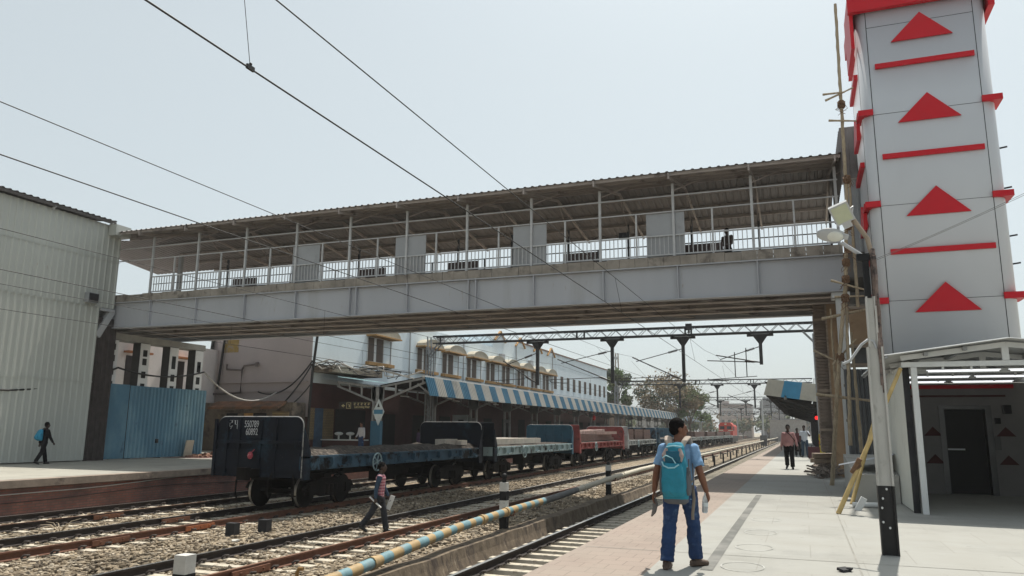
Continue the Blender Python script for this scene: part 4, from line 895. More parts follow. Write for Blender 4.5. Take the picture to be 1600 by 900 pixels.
# ------------------------------------------------------------------ overhead line portals and wires
ohe = M('portal_steel', (.035, .035, .037), .6, .2, 3, spec=.2)
galv = M('portal_galv', (.24, .25, .26), .5, .15, 3, metal=.3)
ins = M('insulator', (.03, .022, .02), .3, .2, 6)
def portal(Y, xl, xr, zb_, label, drops, sc=1.0, detail=True):
    rt = E('overhead_portal', label, 'gantry', (0, Y, 0), 'overhead line portals across the tracks')
    zt = zb_ + .5; mb = MB()
    for y in (Y - .28, Y + .28):
        for z in (zb_, zt): mb.box(xl, xr, y - .045, y + .045, z - .045, z + .045)
    n = int((xr - xl) / .52)
    lat = MB()
    for y in (Y - .28, Y + .28):
        for i in range(n):
            x0 = xl + (xr - xl) * i / n; x1 = xl + (xr - xl) * (i + 1) / n
            lat.bar((x0, y, zb_ if i % 2 else zt), (x1, y, zt if i % 2 else zb_), .035, .035)
    for i in range(0, n, 2):
        x0 = xl + (xr - xl) * i / n; lat.bar((x0, Y - .28, zt), (x0 + .5, Y + .28, zt), .03)
    for x in (xl + .6, xl + (xr - xl) * .42, xl + (xr - xl) * .44, xl + (xr - xl) * .7, xl + (xr - xl) * .715): mb.box(x - .05, x + .05, Y - .33, Y - .235, zb_, zt)
    mb.build('beam', ohe, rt); lat.build('lacing', galv, rt)
    for x, s_ in ((xl - .35, 1), (xr + .1, -1)):
        mb = MB()
        for dx in (-.2, .2):
            for dy in (-.2, .2): mb.box(x + dx - .04, x + dx + .04, Y + dy - .04, Y + dy + .04, -.3, zb_ - .2)
        k = 0; z = 0
        while z < zb_ - .8:
            for dy in (-.2, .2): mb.bar((x - .2 if k % 2 else x + .2, Y + dy, z), (x + .2 if k % 2 else x - .2, Y + dy, z + .55), .03)
            z += .55; k += 1
        for dy in (-.28, .28): mb.bar((x, Y + dy * .8, zb_ - .9), (x + s_ * .8, Y + dy, zb_), .08).bar((x, Y + dy * .8, zb_ - .9), (x - s_ * .1, Y + dy, zt), .08)
        mb.build('mast', galv, rt)
    for x, zlow, tx in drops:
        mb = MB().box(x - .1, x + .1, Y - .1, Y + .1, zlow, zb_ - .1)
        mb.box(x - .8, x + .8, Y - .09, Y + .09, zb_ - .24, zb_ - .1).box(x - .75, x - .55, Y - .2, Y + .2, zb_ - .1, zb_ - .05).box(x + .55, x + .75, Y - .2, Y + .2, zb_ - .1, zb_ - .05)
        mb.prism([(x - .1, zb_ - .7), (x + .1, zb_ - .7), (x + .42, zb_ - .24), (x - .42, zb_ - .24)], 'Y', Y - .05, Y + .05)
        d = mb.build('drop_post', ohe, rt)
        zt2 = min(zlow + 2.2, zb_ - .9); tip = Vector((tx + .1, Y, max(zt2 - .75, 5.7)))
        a = Vector((x - .1, Y, zt2)); b = Vector((x - .1, Y, zlow + .15))
        cm = MB().tube([a, tip], .028, 6).tube([b, tip + Vector((-.25, 0, .28))], .04, 6)
        if zlow > 5: cm.tube([tip + Vector((-.8, 0, -.05)), b + Vector((0, 0, 0))], .035, 6).tube([(tip.x + .9, Y, tip.z + .45), (tip.x + .9, Y, 4.95)], .03, 6).tube([(tip.x + 1.6, Y, tip.z + .7), (tip.x + 1.6, Y, 4.95)], .03, 6).tube([(tx - 1.6, Y, 4.75), (tx + 2.3, Y, 4.98)], .025, 6)
        else: cm.tube([(tx - 1.1, Y, 4.95), (x - .9, Y, 5.05)], .025, 6)
        cm.tube([(tx - .7, Y, 4.9), (tx - .6, Y, 4.75), (tx + .6, Y, 4.72)], .025, 6)
        cm.build('cantilever', ohe, d)
        for p, q in ((a, tip), (b, tip)):
            im = MB(); u = (q - p).normalized(); im.tube([p + u * .3, p + u * .9], .03, 8)
            for i in range(7):
                s_ = p + u * (.32 + i * .085); im.tube([s_, s_ + u * .05], .075, 8)
            im.build('insulator', ins, d)
    return rt
pl = ['nearest overhead line portal with four drop posts spanning the tracks beyond the footbridge', 'second overhead line portal, seen against the sky above the far canopy end', 'third overhead line portal far down the line', 'fourth overhead line portal, small in the haze', 'fifth and farthest overhead line portal']
portal(50, -25.0, 1.0, 7.72, pl[0], ((-17, 4.6, -19.4), (-11.7, 4.65, -15.4), (-7.0, 4.68, -10.2), (-2.2, 5.7, -4.8)))
T(MB().box(-6.75, -6.35, 49.5, 49.68, 7.98, 8.4).box(-6.6, -6.5, 49.5, 49.75, 7.8, 7.98), 'line_switch', ohe, 'dark switch box on the nearest overhead portal above a drop post', 'box', (-6.5, 49.6, 7.9))
for i, Y in enumerate((100, 152, 205, 260)): portal(Y, -22.6 if i == 0 else -24.5, 1.4, 7.5, pl[i + 1], ((-14.6, 4.5, -17.5), (-9.9, 4.5, -13), (-5.4, 4.5, -8.5)))
def wire(name, x, z, y0, y1, r, label, dz=0, pts=None):
    p = pts or [(x + .25 * math.sin(i * 1.3) * (0 if i == 0 else 0), y0 + (y1 - y0) * i / 12, z) for i in range(13)]
    return T(MB().tube(p, r, 6), name, wire_mat, label, 'wire', (x, y0, z))
def ohline(cx, zc, zk, n_, r=1.0, cx2=None):
    pk = []; 
    for (a, b) in ((-6, 50), (50, 100), (100, 152), (152, 205), (205, 260)):
        for i in range(8): t = i / 8; pk.append((cx2 if cx2 is not None else cx, a + (b - a) * t, zk + (.35 * (2 * t - 1) ** 2 if a > 40 else (0 if t < .6 else .5 * (t - .6) ** 2))))
    T(MB().tube([(cx, -6, zc), (cx, 260, zc)], .011 * r, 6), 'contact_wire', wire_mat, 'overhead contact wire ' + n_, 'wire', (cx, 0, zc), 'overhead wires')
    o = T(MB().tube(pk, .010 * r, 6), 'catenary_wire', wire_mat, 'upper catenary wire ' + n_, 'wire', (cx, 0, zk), 'overhead wires')
    for k in range(9):
        y = 5.35 + k * 16 if cx > -5 else (13.2 + k * 9 if cx < -15 else 40 + k * 9)
        MB().tube([(cx, y, zc), (pk[0][0], y, zk)], .004 if y < 20 else .006, 4).build('dropper', wire_mat, o)
        if y < 12: MB().box(cx - .012, cx + .012, y - .05, y + .05, zc - .015, zc + .03).ball((cx, y, zc + .045), .016).build('dropper_clip', wire_mat, o)
ohline(-4.69, 4.9, 5.95, 'above the track beside the near platform', .85, cx2=-4.88)
ohline(-9.2, 4.9, 6.0, 'above the ballasted main track', .8, cx2=-10.2)
ohline(-15.4, 4.75, 5.6, 'above the goods wagons', .8)
ohline(-19.4, 4.55, 5.2, 'above the track by the far platform', .8)
# ------------------------------------------------------------------ lift tower
acp = M('cladding_grey', (.54, .555, .58), .35, .03, .5, spec=.5, c2=(.47, .48, .50), t2=.6, w2=.3, s2=.7, st=(1, 1, .3))
acp_l = M('cladding_joint', (.01, .01, .011), .7)
redm = M('cladding_red', (.52, .008, .018), .45, .05, 1, spec=.25)
lt_ = E('lift_tower', 'tall grey clad lift tower with red triangles and bars beside the platform', 'tower', (3.9, 24.8, 0))
TXL, TXR, TY, TB = 2.17, 5.58, 23.3, 26.4
r = .33; n = 6
def rounded(x0, x1, y0, y1, r, n=6):
    p = []
    for cx, cy, a0 in ((x1 - r, y0 + r, -PI / 2), (x1 - r, y1 - r, 0), (x0 + r, y1 - r, PI / 2), (x0 + r, y0 + r, PI)):
        for i in range(n + 1): a = a0 + PI / 2 * i / n; p.append((cx + r * math.cos(a), cy + r * math.sin(a)))
    return p
poly = rounded(TXL, TXR, TY, TB, r)
mb = MB(); mb.prism(poly, 'Z', 2.9, 14.1); mb.sm = [len(f) == 4 for f in mb.f]
cl = mb.build('cladding', acp, lt_)
mb = MB()
for x in (2.45, 5.24): mb.box(x - .008, x + .008, TY - .004, TY + .03, 2.9, 13.98)
for z in (5.19, 7.95, 10.72, 13.48): mb.box(2.46, 5.23, TY - .003, TY + .03, z - .006, z + .006)
for y in (TY + .32, TB - .32): mb.box(TXL - .004, TXL + .03, y - .01, y + .01, 2.9, 13.98)
mb.build('joint', acp_l, lt_)
for z in (4.84, 7.59, 10.39, 12.91):
    MB().prism([(3.08, z), (4.68, z), (3.88, z + .81)], 'Y', TY - .055, TY - .005).build('triangle', redm, lt_)
    MB().prism([(TY + .75, z), (TB - .75, z), ((TY + TB) / 2, z + .81)], 'X', TXL - .12, TXL - .005).build('triangle', redm, lt_)
for z in (6.58, 9.4, 12.2):
    MB().box(2.6, 5.16, TY - .07, TY - .005, z - .075, z + .075).build('bar', redm, lt_)
    MB().box(TXL - .12, TXL - .005, TY + .5, TB - .5, z - .08, z + .08).build('bar', redm, lt_)
def corner_band(side, z, y0, h=.085):
    # wraps the rounded corner
    p = rounded(TXL - .13, TXR + .13, TY - .13, TB + .13, r + .1, 4); mb = MB()
    if side < 0: mb.box(TXL - .12, 2.45, TY - .08, TY + .1, z - h, z + h).box(TXL - .14, TXL + .05, TY + .1, TY + .75, z - h, z + h).bar((TXL - .1, TY + .5, z - h), (TXL - .1, TY + .7, z - h - .45), .1, .14)
    else: mb.box(5.22, TXR + .14, TY - .08, TY + .1, z - h, z + h).box(TXR - .05, TXR + .14, TY + .1, TY + .75, z - h, z + h)
    mb.build('corner_band', redm, lt_)
for z in (5.2, 8.01, 10.8): corner_band(-1, z, 0); corner_band(1, z, 0)
mb = MB().box(TXL - .2, TXR + .12, TY - .2, TY - .02, 13.98, 14.7).box(TXL - .16, TXL - .06, TY - .02, TY + 1.9, 12.9, 14.7).box(TXR + .06, TXR + .22, TY - .02, TB + .2, 13.6, 14.7).box(TXL - .1, TXR + .1, TY, TB + .2, 14.1, 14.66)
mb.build('cap', redm, lt_)
mb = MB()
for z in (8.4, 7.0, 6.2, 9.6): mb.bar((TXR - .1, TY + 1, z), (TXR + .35, TY + .95, z + .05), .04)
mb.build('stub_pole', dark_steel, lt_)
# ground storey with the lift door
lw_ = M('lift_wall', (.22, .21, .205), .6, .08, 2)
lwall_ = MB().box(2.2, 3.45, TY, TY + .15, 0, 2.88).box(4.6, 5.6, TY, TY + .15, 0, 2.88).box(3.45, 4.6, TY, TY + .15, 2.3, 2.88)
lwall_.build('ground_wall', lw_, lt_)
fr = M('door_frame', (.10, .10, .10), .35, .15, 3, metal=.4)
MB().box(3.42, 3.55, TY - .04, TY + .3, 0, 2.3).box(4.5, 4.64, TY - .04, TY + .3, 0, 2.3).box(3.55, 4.5, TY - .04, TY + .3, 2.2, 2.3).build('door_frame', fr, lt_)
dd = MB().box(3.55, 4.5, TY + .25, TY + .3, 0, 2.2).build('door', M('door_dark', (.005, .005, .005), .6), lt_)
MB().box(3.6, 4.0, TY + .2, TY + .25, 1.13, 1.17).build('handle', white_paint, dd)
red_d = M('small_red', (.07, .012, .012), .7)
for x in (3.25, 4.93):
    for z in (1.5, .78): MB().prism([(x - .22, z), (x + .22, z), (x, z + .24)], 'Y', TY - .02, TY - .002).build('small_triangle', red_d, lt_)
MB().box(2.5, 5.0, TY - .03, TY - .002, 2.52, 2.57).build('dark_strip', red_d, lt_); MB().box(2.4, 5.2, TY - .05, TY - .002, 2.74, 2.84).build('red_strip', redm, lt_)
MB().box(4.9, 5.1, TY - .05, TY - .002, 2.08, 2.3).box(4.7, 4.83, TY - .05, TY - .002, 1.82, 1.97).build('notice', dark_steel, lt_)
MB().box(4.66, 4.79, TY - .03, TY - .002, 1.15, 1.5).build('call_panel', fr, lt_)

# ------------------------------------------------------------------ lift shelter
hs2 = E('lift_shelter', 'white steel framed shelter with a low gable in front of the lift door', 'shelter', (3.8, 20, 0))
wpanel = M('shelter_panel', (.68, .69, .63), .5, .05, .7, c2=(.58, .59, .54), t2=.55)
MB().box(1.99, 2.03, 17.55, 23.2, 0.02, 2.95).build('side_panel', wpanel, hs2)
MB().box(2.035, 2.05, 17.5, 17.56, .02, 2.95).box(1.98, 2.1, 17.49, 17.549, 0, 2.9).build('panel_edge', dark_steel, hs2)
MB().box(5.62, 5.66, 17.55, 23.2, .02, 2.95).build('side_panel', wpanel, hs2)
for x in (2.17, 5.5):
    MB().box(x - .055, x + .055, 17.3, 17.41, 0, 2.88).build('post', white_paint, hs2); MB().box(x - .055, x + .055, 22.9, 23.0, 0, 2.88).build('post', white_paint, hs2)
for y in (17.36, 19.4, 21.4):
    mb = MB().box(1.95, 5.7, y - .05, y + .05, 2.885, 2.985).bar((1.95, y, 3.07), (3.82, y, 3.30), .08, .1).bar((3.82, y, 3.30), (5.7, y, 3.07), .08, .1).box(3.74, 3.86, y - .045, y + .045, 2.99, 3.26)
    for x in (2.7, 3.2, 4.4, 4.9): mb.box(x - .02, x + .02, y - .02, y + .02, 2.82, 2.884)
    mb.build('truss', white_paint, hs2)
rs = M('shelter_roof', (.50, .51, .50), .5, .08, 1.5)
uL = Vector((2.22, 0, .29))
mb = MB().corr((1.6, 17.0, 3.10), (0, 1, 0), 6.25, uL, uL.length, .2, .03, (-.13, 0, 1)); uR = Vector((-2.22, 0, .29)); mb.corr((6.04, 17.0, 3.10), (0, 1, 0), 6.25, uR, uR.length, .2, .03, (.13, 0, 1))
mb.build('roof', rs, hs2)
MB().bar((1.66, 17.0, 3.07), (1.66, 23.2, 3.07), .04).bar((2.4, 17.2, 3.14), (2.4, 23.2, 3.14), .07).bar((3.1, 17.2, 3.23), (3.1, 23.2, 3.23), .07).bar((4.6, 17.2, 3.21), (4.6, 23.2, 3.21), .07).bar((5.3, 17.2, 3.13), (5.3, 23.2, 3.13), .07).build('purlin', grey_steel, hs2)
tl = M('tube_lamp', (.9, .92, .95), .4, 0, 1, emit=.85)
for i, (y, x0, x1) in enumerate(((18.2, 2.55, 3.85), (18.2, 4.05, 5.3), (20.2, 2.35, 3.65), (20.2, 3.8, 5.1), (22.2, 2.2, 3.45), (22.2, 3.65, 4.95))):
    MB().tube([(x0, y, 2.85), (x1, y, 2.85)], .015, 8).box(x0 - .03, x1 + .03, y - .02, y + .02, 2.866, 2.884).build('tube_lamp', tl, hs2)

# ------------------------------------------------------------------ lamp post
lp = E('lamp_post', 'worn white lamp post with a black foot and two street lamps standing on the platform', 'lamp post', (.98, 11.45, 0))
pw_ = M('post_white', (.46, .45, .42), .7, .12, 3, c2=(.20, .18, .16), t2=.57, s2=5, st=(1, 1, .4))
def hbeam(mb, x, y, z0, z1, w_=.2, d=.15, dx=0, dy=0):
    def sec(cx, cy, a, b, c_, d_): mb.add([(cx + q[0] + (dx if z == z1 else 0), cy + q[1], z) for z in (z0, z1) for q in ((a, c_), (b, c_), (b, d_), (a, d_))], [(3, 2, 1, 0), (4, 5, 6, 7), (0, 1, 5, 4), (1, 2, 6, 5), (2, 3, 7, 6), (3, 0, 4, 7)])
    sec(x, y, -w_ / 2, -w_ / 2 + .025, -d / 2, d / 2); sec(x, y, w_ / 2 - .025, w_ / 2, -d / 2, d / 2); sec(x, y, -w_ / 2 + .025, w_ / 2 - .025, -.035, .03)
    return mb
hbeam(MB(), .98, 11.45, .88, 2.72).build('shaft', pw_, lp)
hbeam(MB(), .98, 11.45, -.02, .88, .206, .156).build('black_foot', M('tar_black', (.014, .013, .013), .6, .3, 6, c2=(.06, .045, .04), t2=.58, s2=5), lp)
mb = MB()
for z in (.84, .72, .6, .42, .35): mb.ball((.95 + .04 * math.sin(z * 40), 11.366, z), .014, .006, .016, 8, 6)
mb.build('white_fleck', white_paint, lp)
hbeam(MB(), .975, 11.45, 2.72, 3.42, .13, .12).build('upper_shaft', pw_, lp)
MB().box(.91, .99, 11.4, 11.5, 3.4, 4.02).box(.84, 1.0, 11.39, 11.51, 3.93, 4.03).build('clamp', black_paint, lp)
mb = MB(); rnd = random.Random(4)
for i in range(5): mb.tube([(1.05 + rnd.uniform(-.03, .03), 11.42 + rnd.uniform(-.03, .03), z + 0) for z in (2.2, 2.7, 3.2, 3.7, 4.0)], .018, 6)
mb.tube([(1.05, 11.45, 2.1), (1.045, 11.45, 4.1)], .04, 8)
mb.build('cable_wrap', M('dusty_wrap', (.20, .15, .13), .9, .3, 9, c2=(.06, .05, .05), t2=.5, s2=12), lp)
MB().tube([(1.04, 11.45, 4.0), (1.0, 11.45, 4.25), (.82, 11.45, 4.58)], .032, 8).build('arm', M('arm_rust', (.30, .24, .18), .7, .2, 6), lp)
MB().tube([(.93, 11.45, 4.0), (.66, 11.45, 4.22)], .028, 8).build('arm', grey_paint, lp)
lens = M('lamp_lens', (.47, .5, .36), .3, .06, 8); lens2 = M('lamp_lens_white', (.62, .63, .58), .3, .05, 8)
ax = Vector((-.11, -.19, .21)).normalized(); side = Vector((1, .05, .06)); side = (side - ax * side.dot(ax)).normalized(); nn = ax.cross(side)
def mat3(a, b, c): return Matrix((a, b, c)).transposed()
m3_ = mat3(ax, side, nn); c = Vector((.685, 11.34, 4.62))
h1 = MB().obox(c, .31, .26, .05, m3_).obox(c - ax * .18 - nn * 0, .12, .12, .06, m3_).build('lamp_head', grey_paint, lp)
dn = nn if nn.z < 0 else -nn
MB().obox(c + dn * .028, .26, .215, .008, m3_).build('lens', lens, h1)
for i in range(4): MB().obox(c - dn * .03 + side * (.05 * i - .08), .26, .012, .04, m3_).build('fin', grey_paint, h1) if i < 1 else None
MB().tube([c + side * .12 - dn * .02, c + side * .17 - dn * .06, c + side * .12 - ax * .1 - dn * .06], .012, 6).build('bracket_ring', grey_paint, h1)
ax2 = Vector((-.3, -.05, .05)).normalized(); sd2 = Vector((.1, -.62, .75)); sd2 = (sd2 - ax2 * sd2.dot(ax2)).normalized(); n2 = ax2.cross(sd2); m2_ = mat3(ax2, sd2, n2)
c2_ = Vector((.53, 11.40, 4.33)); d2 = n2 if n2.z < 0 else -n2
h2 = MB().ball(c2_, .20, .11, .045, 16, 8, m3=m2_).obox(c2_ - ax2 * .17, .12, .07, .05, m2_).build('lamp_head', grey_paint, lp)
MB().ball(c2_ - ax2 * .05 + d2 * .03, .115, .08, .03, 14, 8, m3=m2_).build('lens', lens2, h2)
MB().tube([(.57, 11.42, 2.5), (.66, 11.42, 2.54), (.82, 11.42, 2.76), (.9, 11.42, 2.82), (.97, 11.42, 2.80), (1.0, 11.42, 2.7)], .027, 8, flat=.7).build('curved_bracket', grey_paint, lp)
swag('service_wire', (1.02, 11.4, 3.9), (6.5, 14.5, 6.9), .1, .0035, wire_mat, 'thin wire running from the lamp post across the lift tower to the right')
swag('service_wire', (1.02, 11.4, 3.92), (6.5, 14.45, 7.0), .13, .0035, wire_mat, 'second thin wire just above, crossing the lift tower')

# ------------------------------------------------------------------ slatted stair block beyond the bridge end
st = E('stair_block', 'tall brown slatted stair enclosure with a plywood side beyond the footbridge column', 'building', (1.0, 31, 0))
slat = M('brown_slat', (.21, .165, .135), .85, .2, 3, c2=(.13, .105, .085), t2=.55); ply = M('plywood', (.34, .23, .14), .8, .15, 1.5, c2=(.25, .165, .10), t2=.55, s2=2)
mb = MB(); z = .9
while z < 6.7: mb.box(.58, 1.02, 30.0, 30.06, z, z + .09); z += .115
mb.box(.62, 1.0, 30.07, 33.5, .85, 6.7).build('slat_panel', slat, st)
MB().box(1.02, 1.50, 29.97, 33.5, 0, 6.7).build('ply_panel', ply, st)
MB().box(.995, 1.05, 29.9, 29.965, 0, 6.7).box(1.45, 1.52, 29.9, 29.965, 0, 6.7).build('batten', wood, st)
for z in (1.6, 3.0, 4.3, 5.6): MB().box(.56, 1.02, 29.95, 29.998, z, z + .1).build('cross_batten', wood, st)
MB().box(.6, 1.5, 29.95, 33.5, 6.72, 10.2).build('upper_wall', slat, st) if False else None
hd = E('hoarding', 'dark corrugated sheet hoarding behind the bamboo scaffold', 'hoarding', (1.65, 26.5, 0))
MB().corr((1.32, 26.5, .05), (1, 0, 0), .85, (0, 0, 1), 3.5, .12, .04, (0, -1, 0), zig=True).build('sheet', M('hoarding_sheet', (.12, .125, .13), .6, .2, 2), hd)
MB().box(1.3, 2.17, 26.55, 26.62, 1.9, 1.98).box(1.3, 2.17, 26.55, 26.62, 3.0, 3.08).build('rail', wood, hd)
pb = E('plywood_board', 'brown plywood boards filling the gap under the footbridge landing', 'board', (2, 26.7, 4))
MB().box(1.6, 2.2, 26.72, 26.78, 4.35, 5.5).build('board', ply, pb); [MB().box(1.54, 2.25, 26.64, 26.72, a_, b_).build('batten', wood, pb) for a_, b_ in ((5.5, 5.6), (4.25, 4.35), (3.62, 3.75))]
MB().box(1.6, 2.2, 26.75, 26.8, 3.7, 4.3).build('shelf_shade', dark_concrete, pb)  # dark sheet standing in for the shadow between the lower battens
# bamboo scaffold
def bam(pts, r, label, mat=bamboo, seed=0, node=.38):
    rnd = random.Random(seed); P_ = [Vector(p) for p in pts]; out = []; rs_ = []
    tot = sum((b - a).length for a, b in zip(P_, P_[1:])); n = max(4, int(tot / (node / 2)))
    for i in range(n + 1):
        d = tot * i / n; j = 0
        for a, b in zip(P_, P_[1:]):
            L = (b - a).length
            if d <= L + 1e-6: out.append(a.lerp(b, d / L) + Vector((rnd.uniform(-.008, .008), rnd.uniform(-.008, .008), 0))); break
            d -= L
        rs_.append(r * (1.13 if i % 2 == 0 else .95) * (1 - .35 * i / n))
    return T(MB().tube(out, rs_[:len(out)], 8), 'bamboo_pole', mat, label, 'bamboo pole', tuple(P_[0]), 'bamboo scaffold poles')
bam([(.72, 25.4, 0), (1.1, 24.3, 3.6), (1.42, 24.0, 5.9), (1.62, 23.9, 8.6), (1.64, 23.6, 11.3), (1.66, 23.2, 14.4)], .065, 'tallest bamboo pole, rising past the footbridge roof beside the tower', seed=1)
bam([(1.72, 24.2, 5.2), (1.74, 24.2, 9.2)], .05, 'shorter bamboo lashed beside the tallest pole at the railing', seed=2)
bam([(1.25, 24.3, 1.2), (1.45, 24.2, 6.2)], .055, 'upright bamboo right of the tallest pole under the footbridge', seed=3)
bam([(1.55, 24.6, 1.0), (1.5, 24.5, 4.5)], .05, 'upright bamboo just left of the lamp post', seed=4)
bam([(1.0, 25.2, 2.9), (1.0, 25.0, 5.3)], .04, 'thin upright stick at the white column', seed=5)
for i, (a, b, lab) in enumerate((((.45, 25, 2.7), (2.05, 24.4, 2.45), 'lowest cross bamboo of the scaffold'), ((.75, 25, 5.0), (1.95, 24.2, 5.12), 'cross bamboo just below the footbridge'), ((1.02, 23.9, 5.98), (2.0, 23.9, 5.62), 'dark cross stick against the grey girder'), ((1.1, 24, 5.5), (2.0, 24.1, 5.5), 'cross bamboo tied at the girder bottom'), ((.45, 25.2, 4.05), (1.15, 25.0, 3.65), 'dark slanting stick at the plywood side'), ((1.25, 23.5, 10.8), (2.1, 23.7, 10.75), 'lower of the two cross sticks high on the tall pole'), ((1.2, 23.5, 11.45), (2.0, 23.5, 11.75), 'upper cross stick high on the tall pole'), ((1.15, 23.6, 11.7), (1.75, 23.4, 11.6), 'stub stick crossing the uppermost one on the tall pole'), ((.95, 24.6, 3.55), (1.6, 24.2, 4.25), 'short slanting bamboo at the scaffold joint'))):
    bam([a, b], .035 if i not in (0, 1) else .05, lab, seed=10 + i)
rp = M('coir_rope', (.16, .09, .05), .9, .3, 15); rnd = random.Random(8)
for (x, y, z) in ((1.43, 23.98, 6.0), (1.47, 23.95, 6.5), (1.6, 23.9, 7.6), (1.38, 24.0, 5.45), (1.55, 23.95, 6.9), (1.64, 23.6, 11.3), (1.15, 24.3, 3.75), (1.65, 23.8, 9.0)):
    mb = MB().tube([(x, y, z - .12), (x, y, z + .12)], .085, 8)
    for k in range(6): mb.tube([(x + .1 * math.cos(a), y + .1 * math.sin(a), z + rnd.uniform(-.1, .1)) for a in [j * .7 + k for j in range(9)]], .018, 5)
    for k in range(4): q = Vector((x, y, z)); mb.tube([q + Vector((.08, -.08, 0)), q + Vector((rnd.uniform(-.2, .2), -.15, -.2)), q + Vector((rnd.uniform(-.2, .2), -.12, rnd.uniform(-.4, -.2)))], .008, 4)
    T(mb, 'rope_lashing', rp, 'frayed brown coir rope lashing tied round the scaffold bamboo', 'rope', (x, y, z), 'rope lashings on the scaffold')

# bamboo props leaning on the shelter
T(MB().tube([(.55, 16.67, 0), (1.24, 16.97, 1.42), (1.93, 17.3, 2.86)], [.05, .046, .04], 8), 'bamboo_prop', fresh_bamboo, 'front fresh yellow bamboo prop leaning on the shelter wall', 'bamboo pole', (.55, 16.67, 0), 'yellow bamboo props')
T(MB().tube([(.92, 19.0, 0), (1.93, 20.6, 2.8)], [.045, .04], 8), 'bamboo_prop', fresh_bamboo, 'rear yellow bamboo prop, its upper tip on the shelter wall', 'bamboo pole', (.92, 19, 0), 'yellow bamboo props')
mb = MB(); 
for k in range(5): mb.tube([(.98 + .062 * math.cos(a), 16.86 + .062 * math.sin(a), .87 + .025 * k + .05 * math.cos(a)) for a in [j * .7 for j in range(10)]], .009, 5)
T(mb.tube([(.86, 16.85, .78), (1.02, 16.8, 1.06)], .05, 8), 'prop_lashing', rp, 'brown rope and short bamboo peg tying the yellow props', 'rope', (.98, 16.86, .8))
T(MB().obox((1.02, 17.6, .12), .12, .12, .3, Matrix.Rotation(.5, 3, 'Y')), 'wood_wedge', white_paint, 'small pale wedge at the foot of the bamboo props', 'wedge', (1.02, 17.6, 0))
# plastered ramp block with a loose sheet on it
T(MB().prism([(19.6, 0), (24.5, 0), (24.5, .95), (19.6, .62)], 'X', 1.05, 1.97), 'ramp_parapet', M('fresh_plaster', (.42, .41, .38), .85, .08, 1, c2=(.33, .32, .29), t2=.55), 'low plastered ramp parapet beside the shelter wall', 'wall', (1.5, 22, 0))
T(MB().corr((.7, 20.2, .78), (.45, .9, .06), 1.9, (.9, -.45, .22), 1.15, .2, .03, (-.2, 0, 1)), 'metal_sheet', M('loose_sheet', (.42, .44, .46), .5, .1, 2, metal=.3), 'loose grey metal sheet lying tilted on the ramp parapet', 'sheet', (.7, 20.2, .78))
T(MB().tube([(.9, 18.2, .06), (1.62, 18.35, .06)], .055, 10), 'fallen_pipe', white_paint, 'short white pipe lying on the platform beside the bamboo props', 'pipe', (.9, 18.2, 0))
# timber pile and scrap
rnd = random.Random(17)
for i in range(9):
    z = .25 + (i // 3) * .2; y = 33.2 + (i % 3) * .35
    T(MB().bar((.3 + rnd.uniform(-.1, .1), y, z), (1.55 + rnd.uniform(-.1, .1), y + .05, z), .3, .17), 'plank', wood, 'weathered plank in the pile at the platform side', 'plank', (.9, y, z), 'planks piled by the stair block')
mb = MB()
for i in range(120):
    x, y = rnd.uniform(.35, 1.25), rnd.uniform(28.6, 32.6); z = rnd.uniform(.02, .3)
    a = rnd.uniform(0, 3.1); l = rnd.uniform(.12, .6); mb.bar((x, y, z), (x + l * math.cos(a), y + l * math.sin(a), z + rnd.uniform(-.05, .15)), rnd.uniform(.03, .14), rnd.uniform(.02, .06))
T(mb, 'scrap_heap', M('scrap_mix', (.16, .13, .11), .9, .5, 6, c2=(.38, .34, .29), t2=.56, s2=5), 'heap of scrap wood and rubble at the foot of the slatted stair block', 'rubble', (.8, 30.5, 0))

# far right-hand canopy
fc = E('far_canopy', 'platform canopy with cream and blue end panels beyond the stair block', 'canopy', (1.5, 55, 0))
crm = M('canopy_cream', (.42, .41, .36), .6, .1, 2); cbl = M('canopy_blue', (.045, .24, .42), .5, .1, 2)
def pan(a, b, mat):
    def P0(t): return (-2.39 + 3.35 * t, 55, 4.04 - .48 * t)
    def P1(t): return (-2.05 + 3.2 * t, 55.0, 5.12 - .4 * t)
    mb = MB(); n = 5
    for i in range(n):
        t0 = a + (b - a) * i / n; t1 = a + (b - a) * (i + .9) / n; t2 = a + (b - a) * (i + 1) / n
        mb.add([P0(t0), P0(t1), P1(t1), P1(t0)], [(0, 1, 2, 3)]); q = [Vector(P0(t1)), Vector(P0(t2)), Vector(P1(t2)), Vector(P1(t1))]; mb.add([v - Vector((0, .03, 0)) for v in q], [(0, 1, 2, 3)])
    mb.build('end_panel', mat, fc)
pan(0, .33, crm); pan(.33, .68, cbl); pan(.68, 1.02, crm)
mb = MB(); cs = [(-2.3, 4.05), (1.0, 3.35), (4.2, 4.05)]
for y0_, y1_ in ((55.05, 120),):
    for (xa, za), (xb, zb2) in zip(cs, cs[1:]): mb.quad((xa, y0_, za), (xb, y0_, zb2), (xb, y1_, zb2), (xa, y1_, za)); mb.quad((xa, y0_, za + .9), (xa, y1_, za + .9), (xb, y1_, zb2 + 1.2), (xb, y0_, zb2 + 1.2))
mb.quad((-2.3, 55.05, 4.05), (-2.3, 120, 4.05), (-2.0, 120, 5.05), (-2.0, 55.05, 5.05)); mb.build('roof', csoff, fc)
for k in range(9):
    y = 56 + k * 8; MB().box(1.1, 1.45, y, y + .3, 0, 3.4).bar((1.2, y + .15, 3.0), (-1.9, y + .15, 3.95), .1, .12).bar((1.3, y + .15, 3.0), (3.9, y + .15, 3.95), .1, .12).build('y_frame', dark_steel, fc)
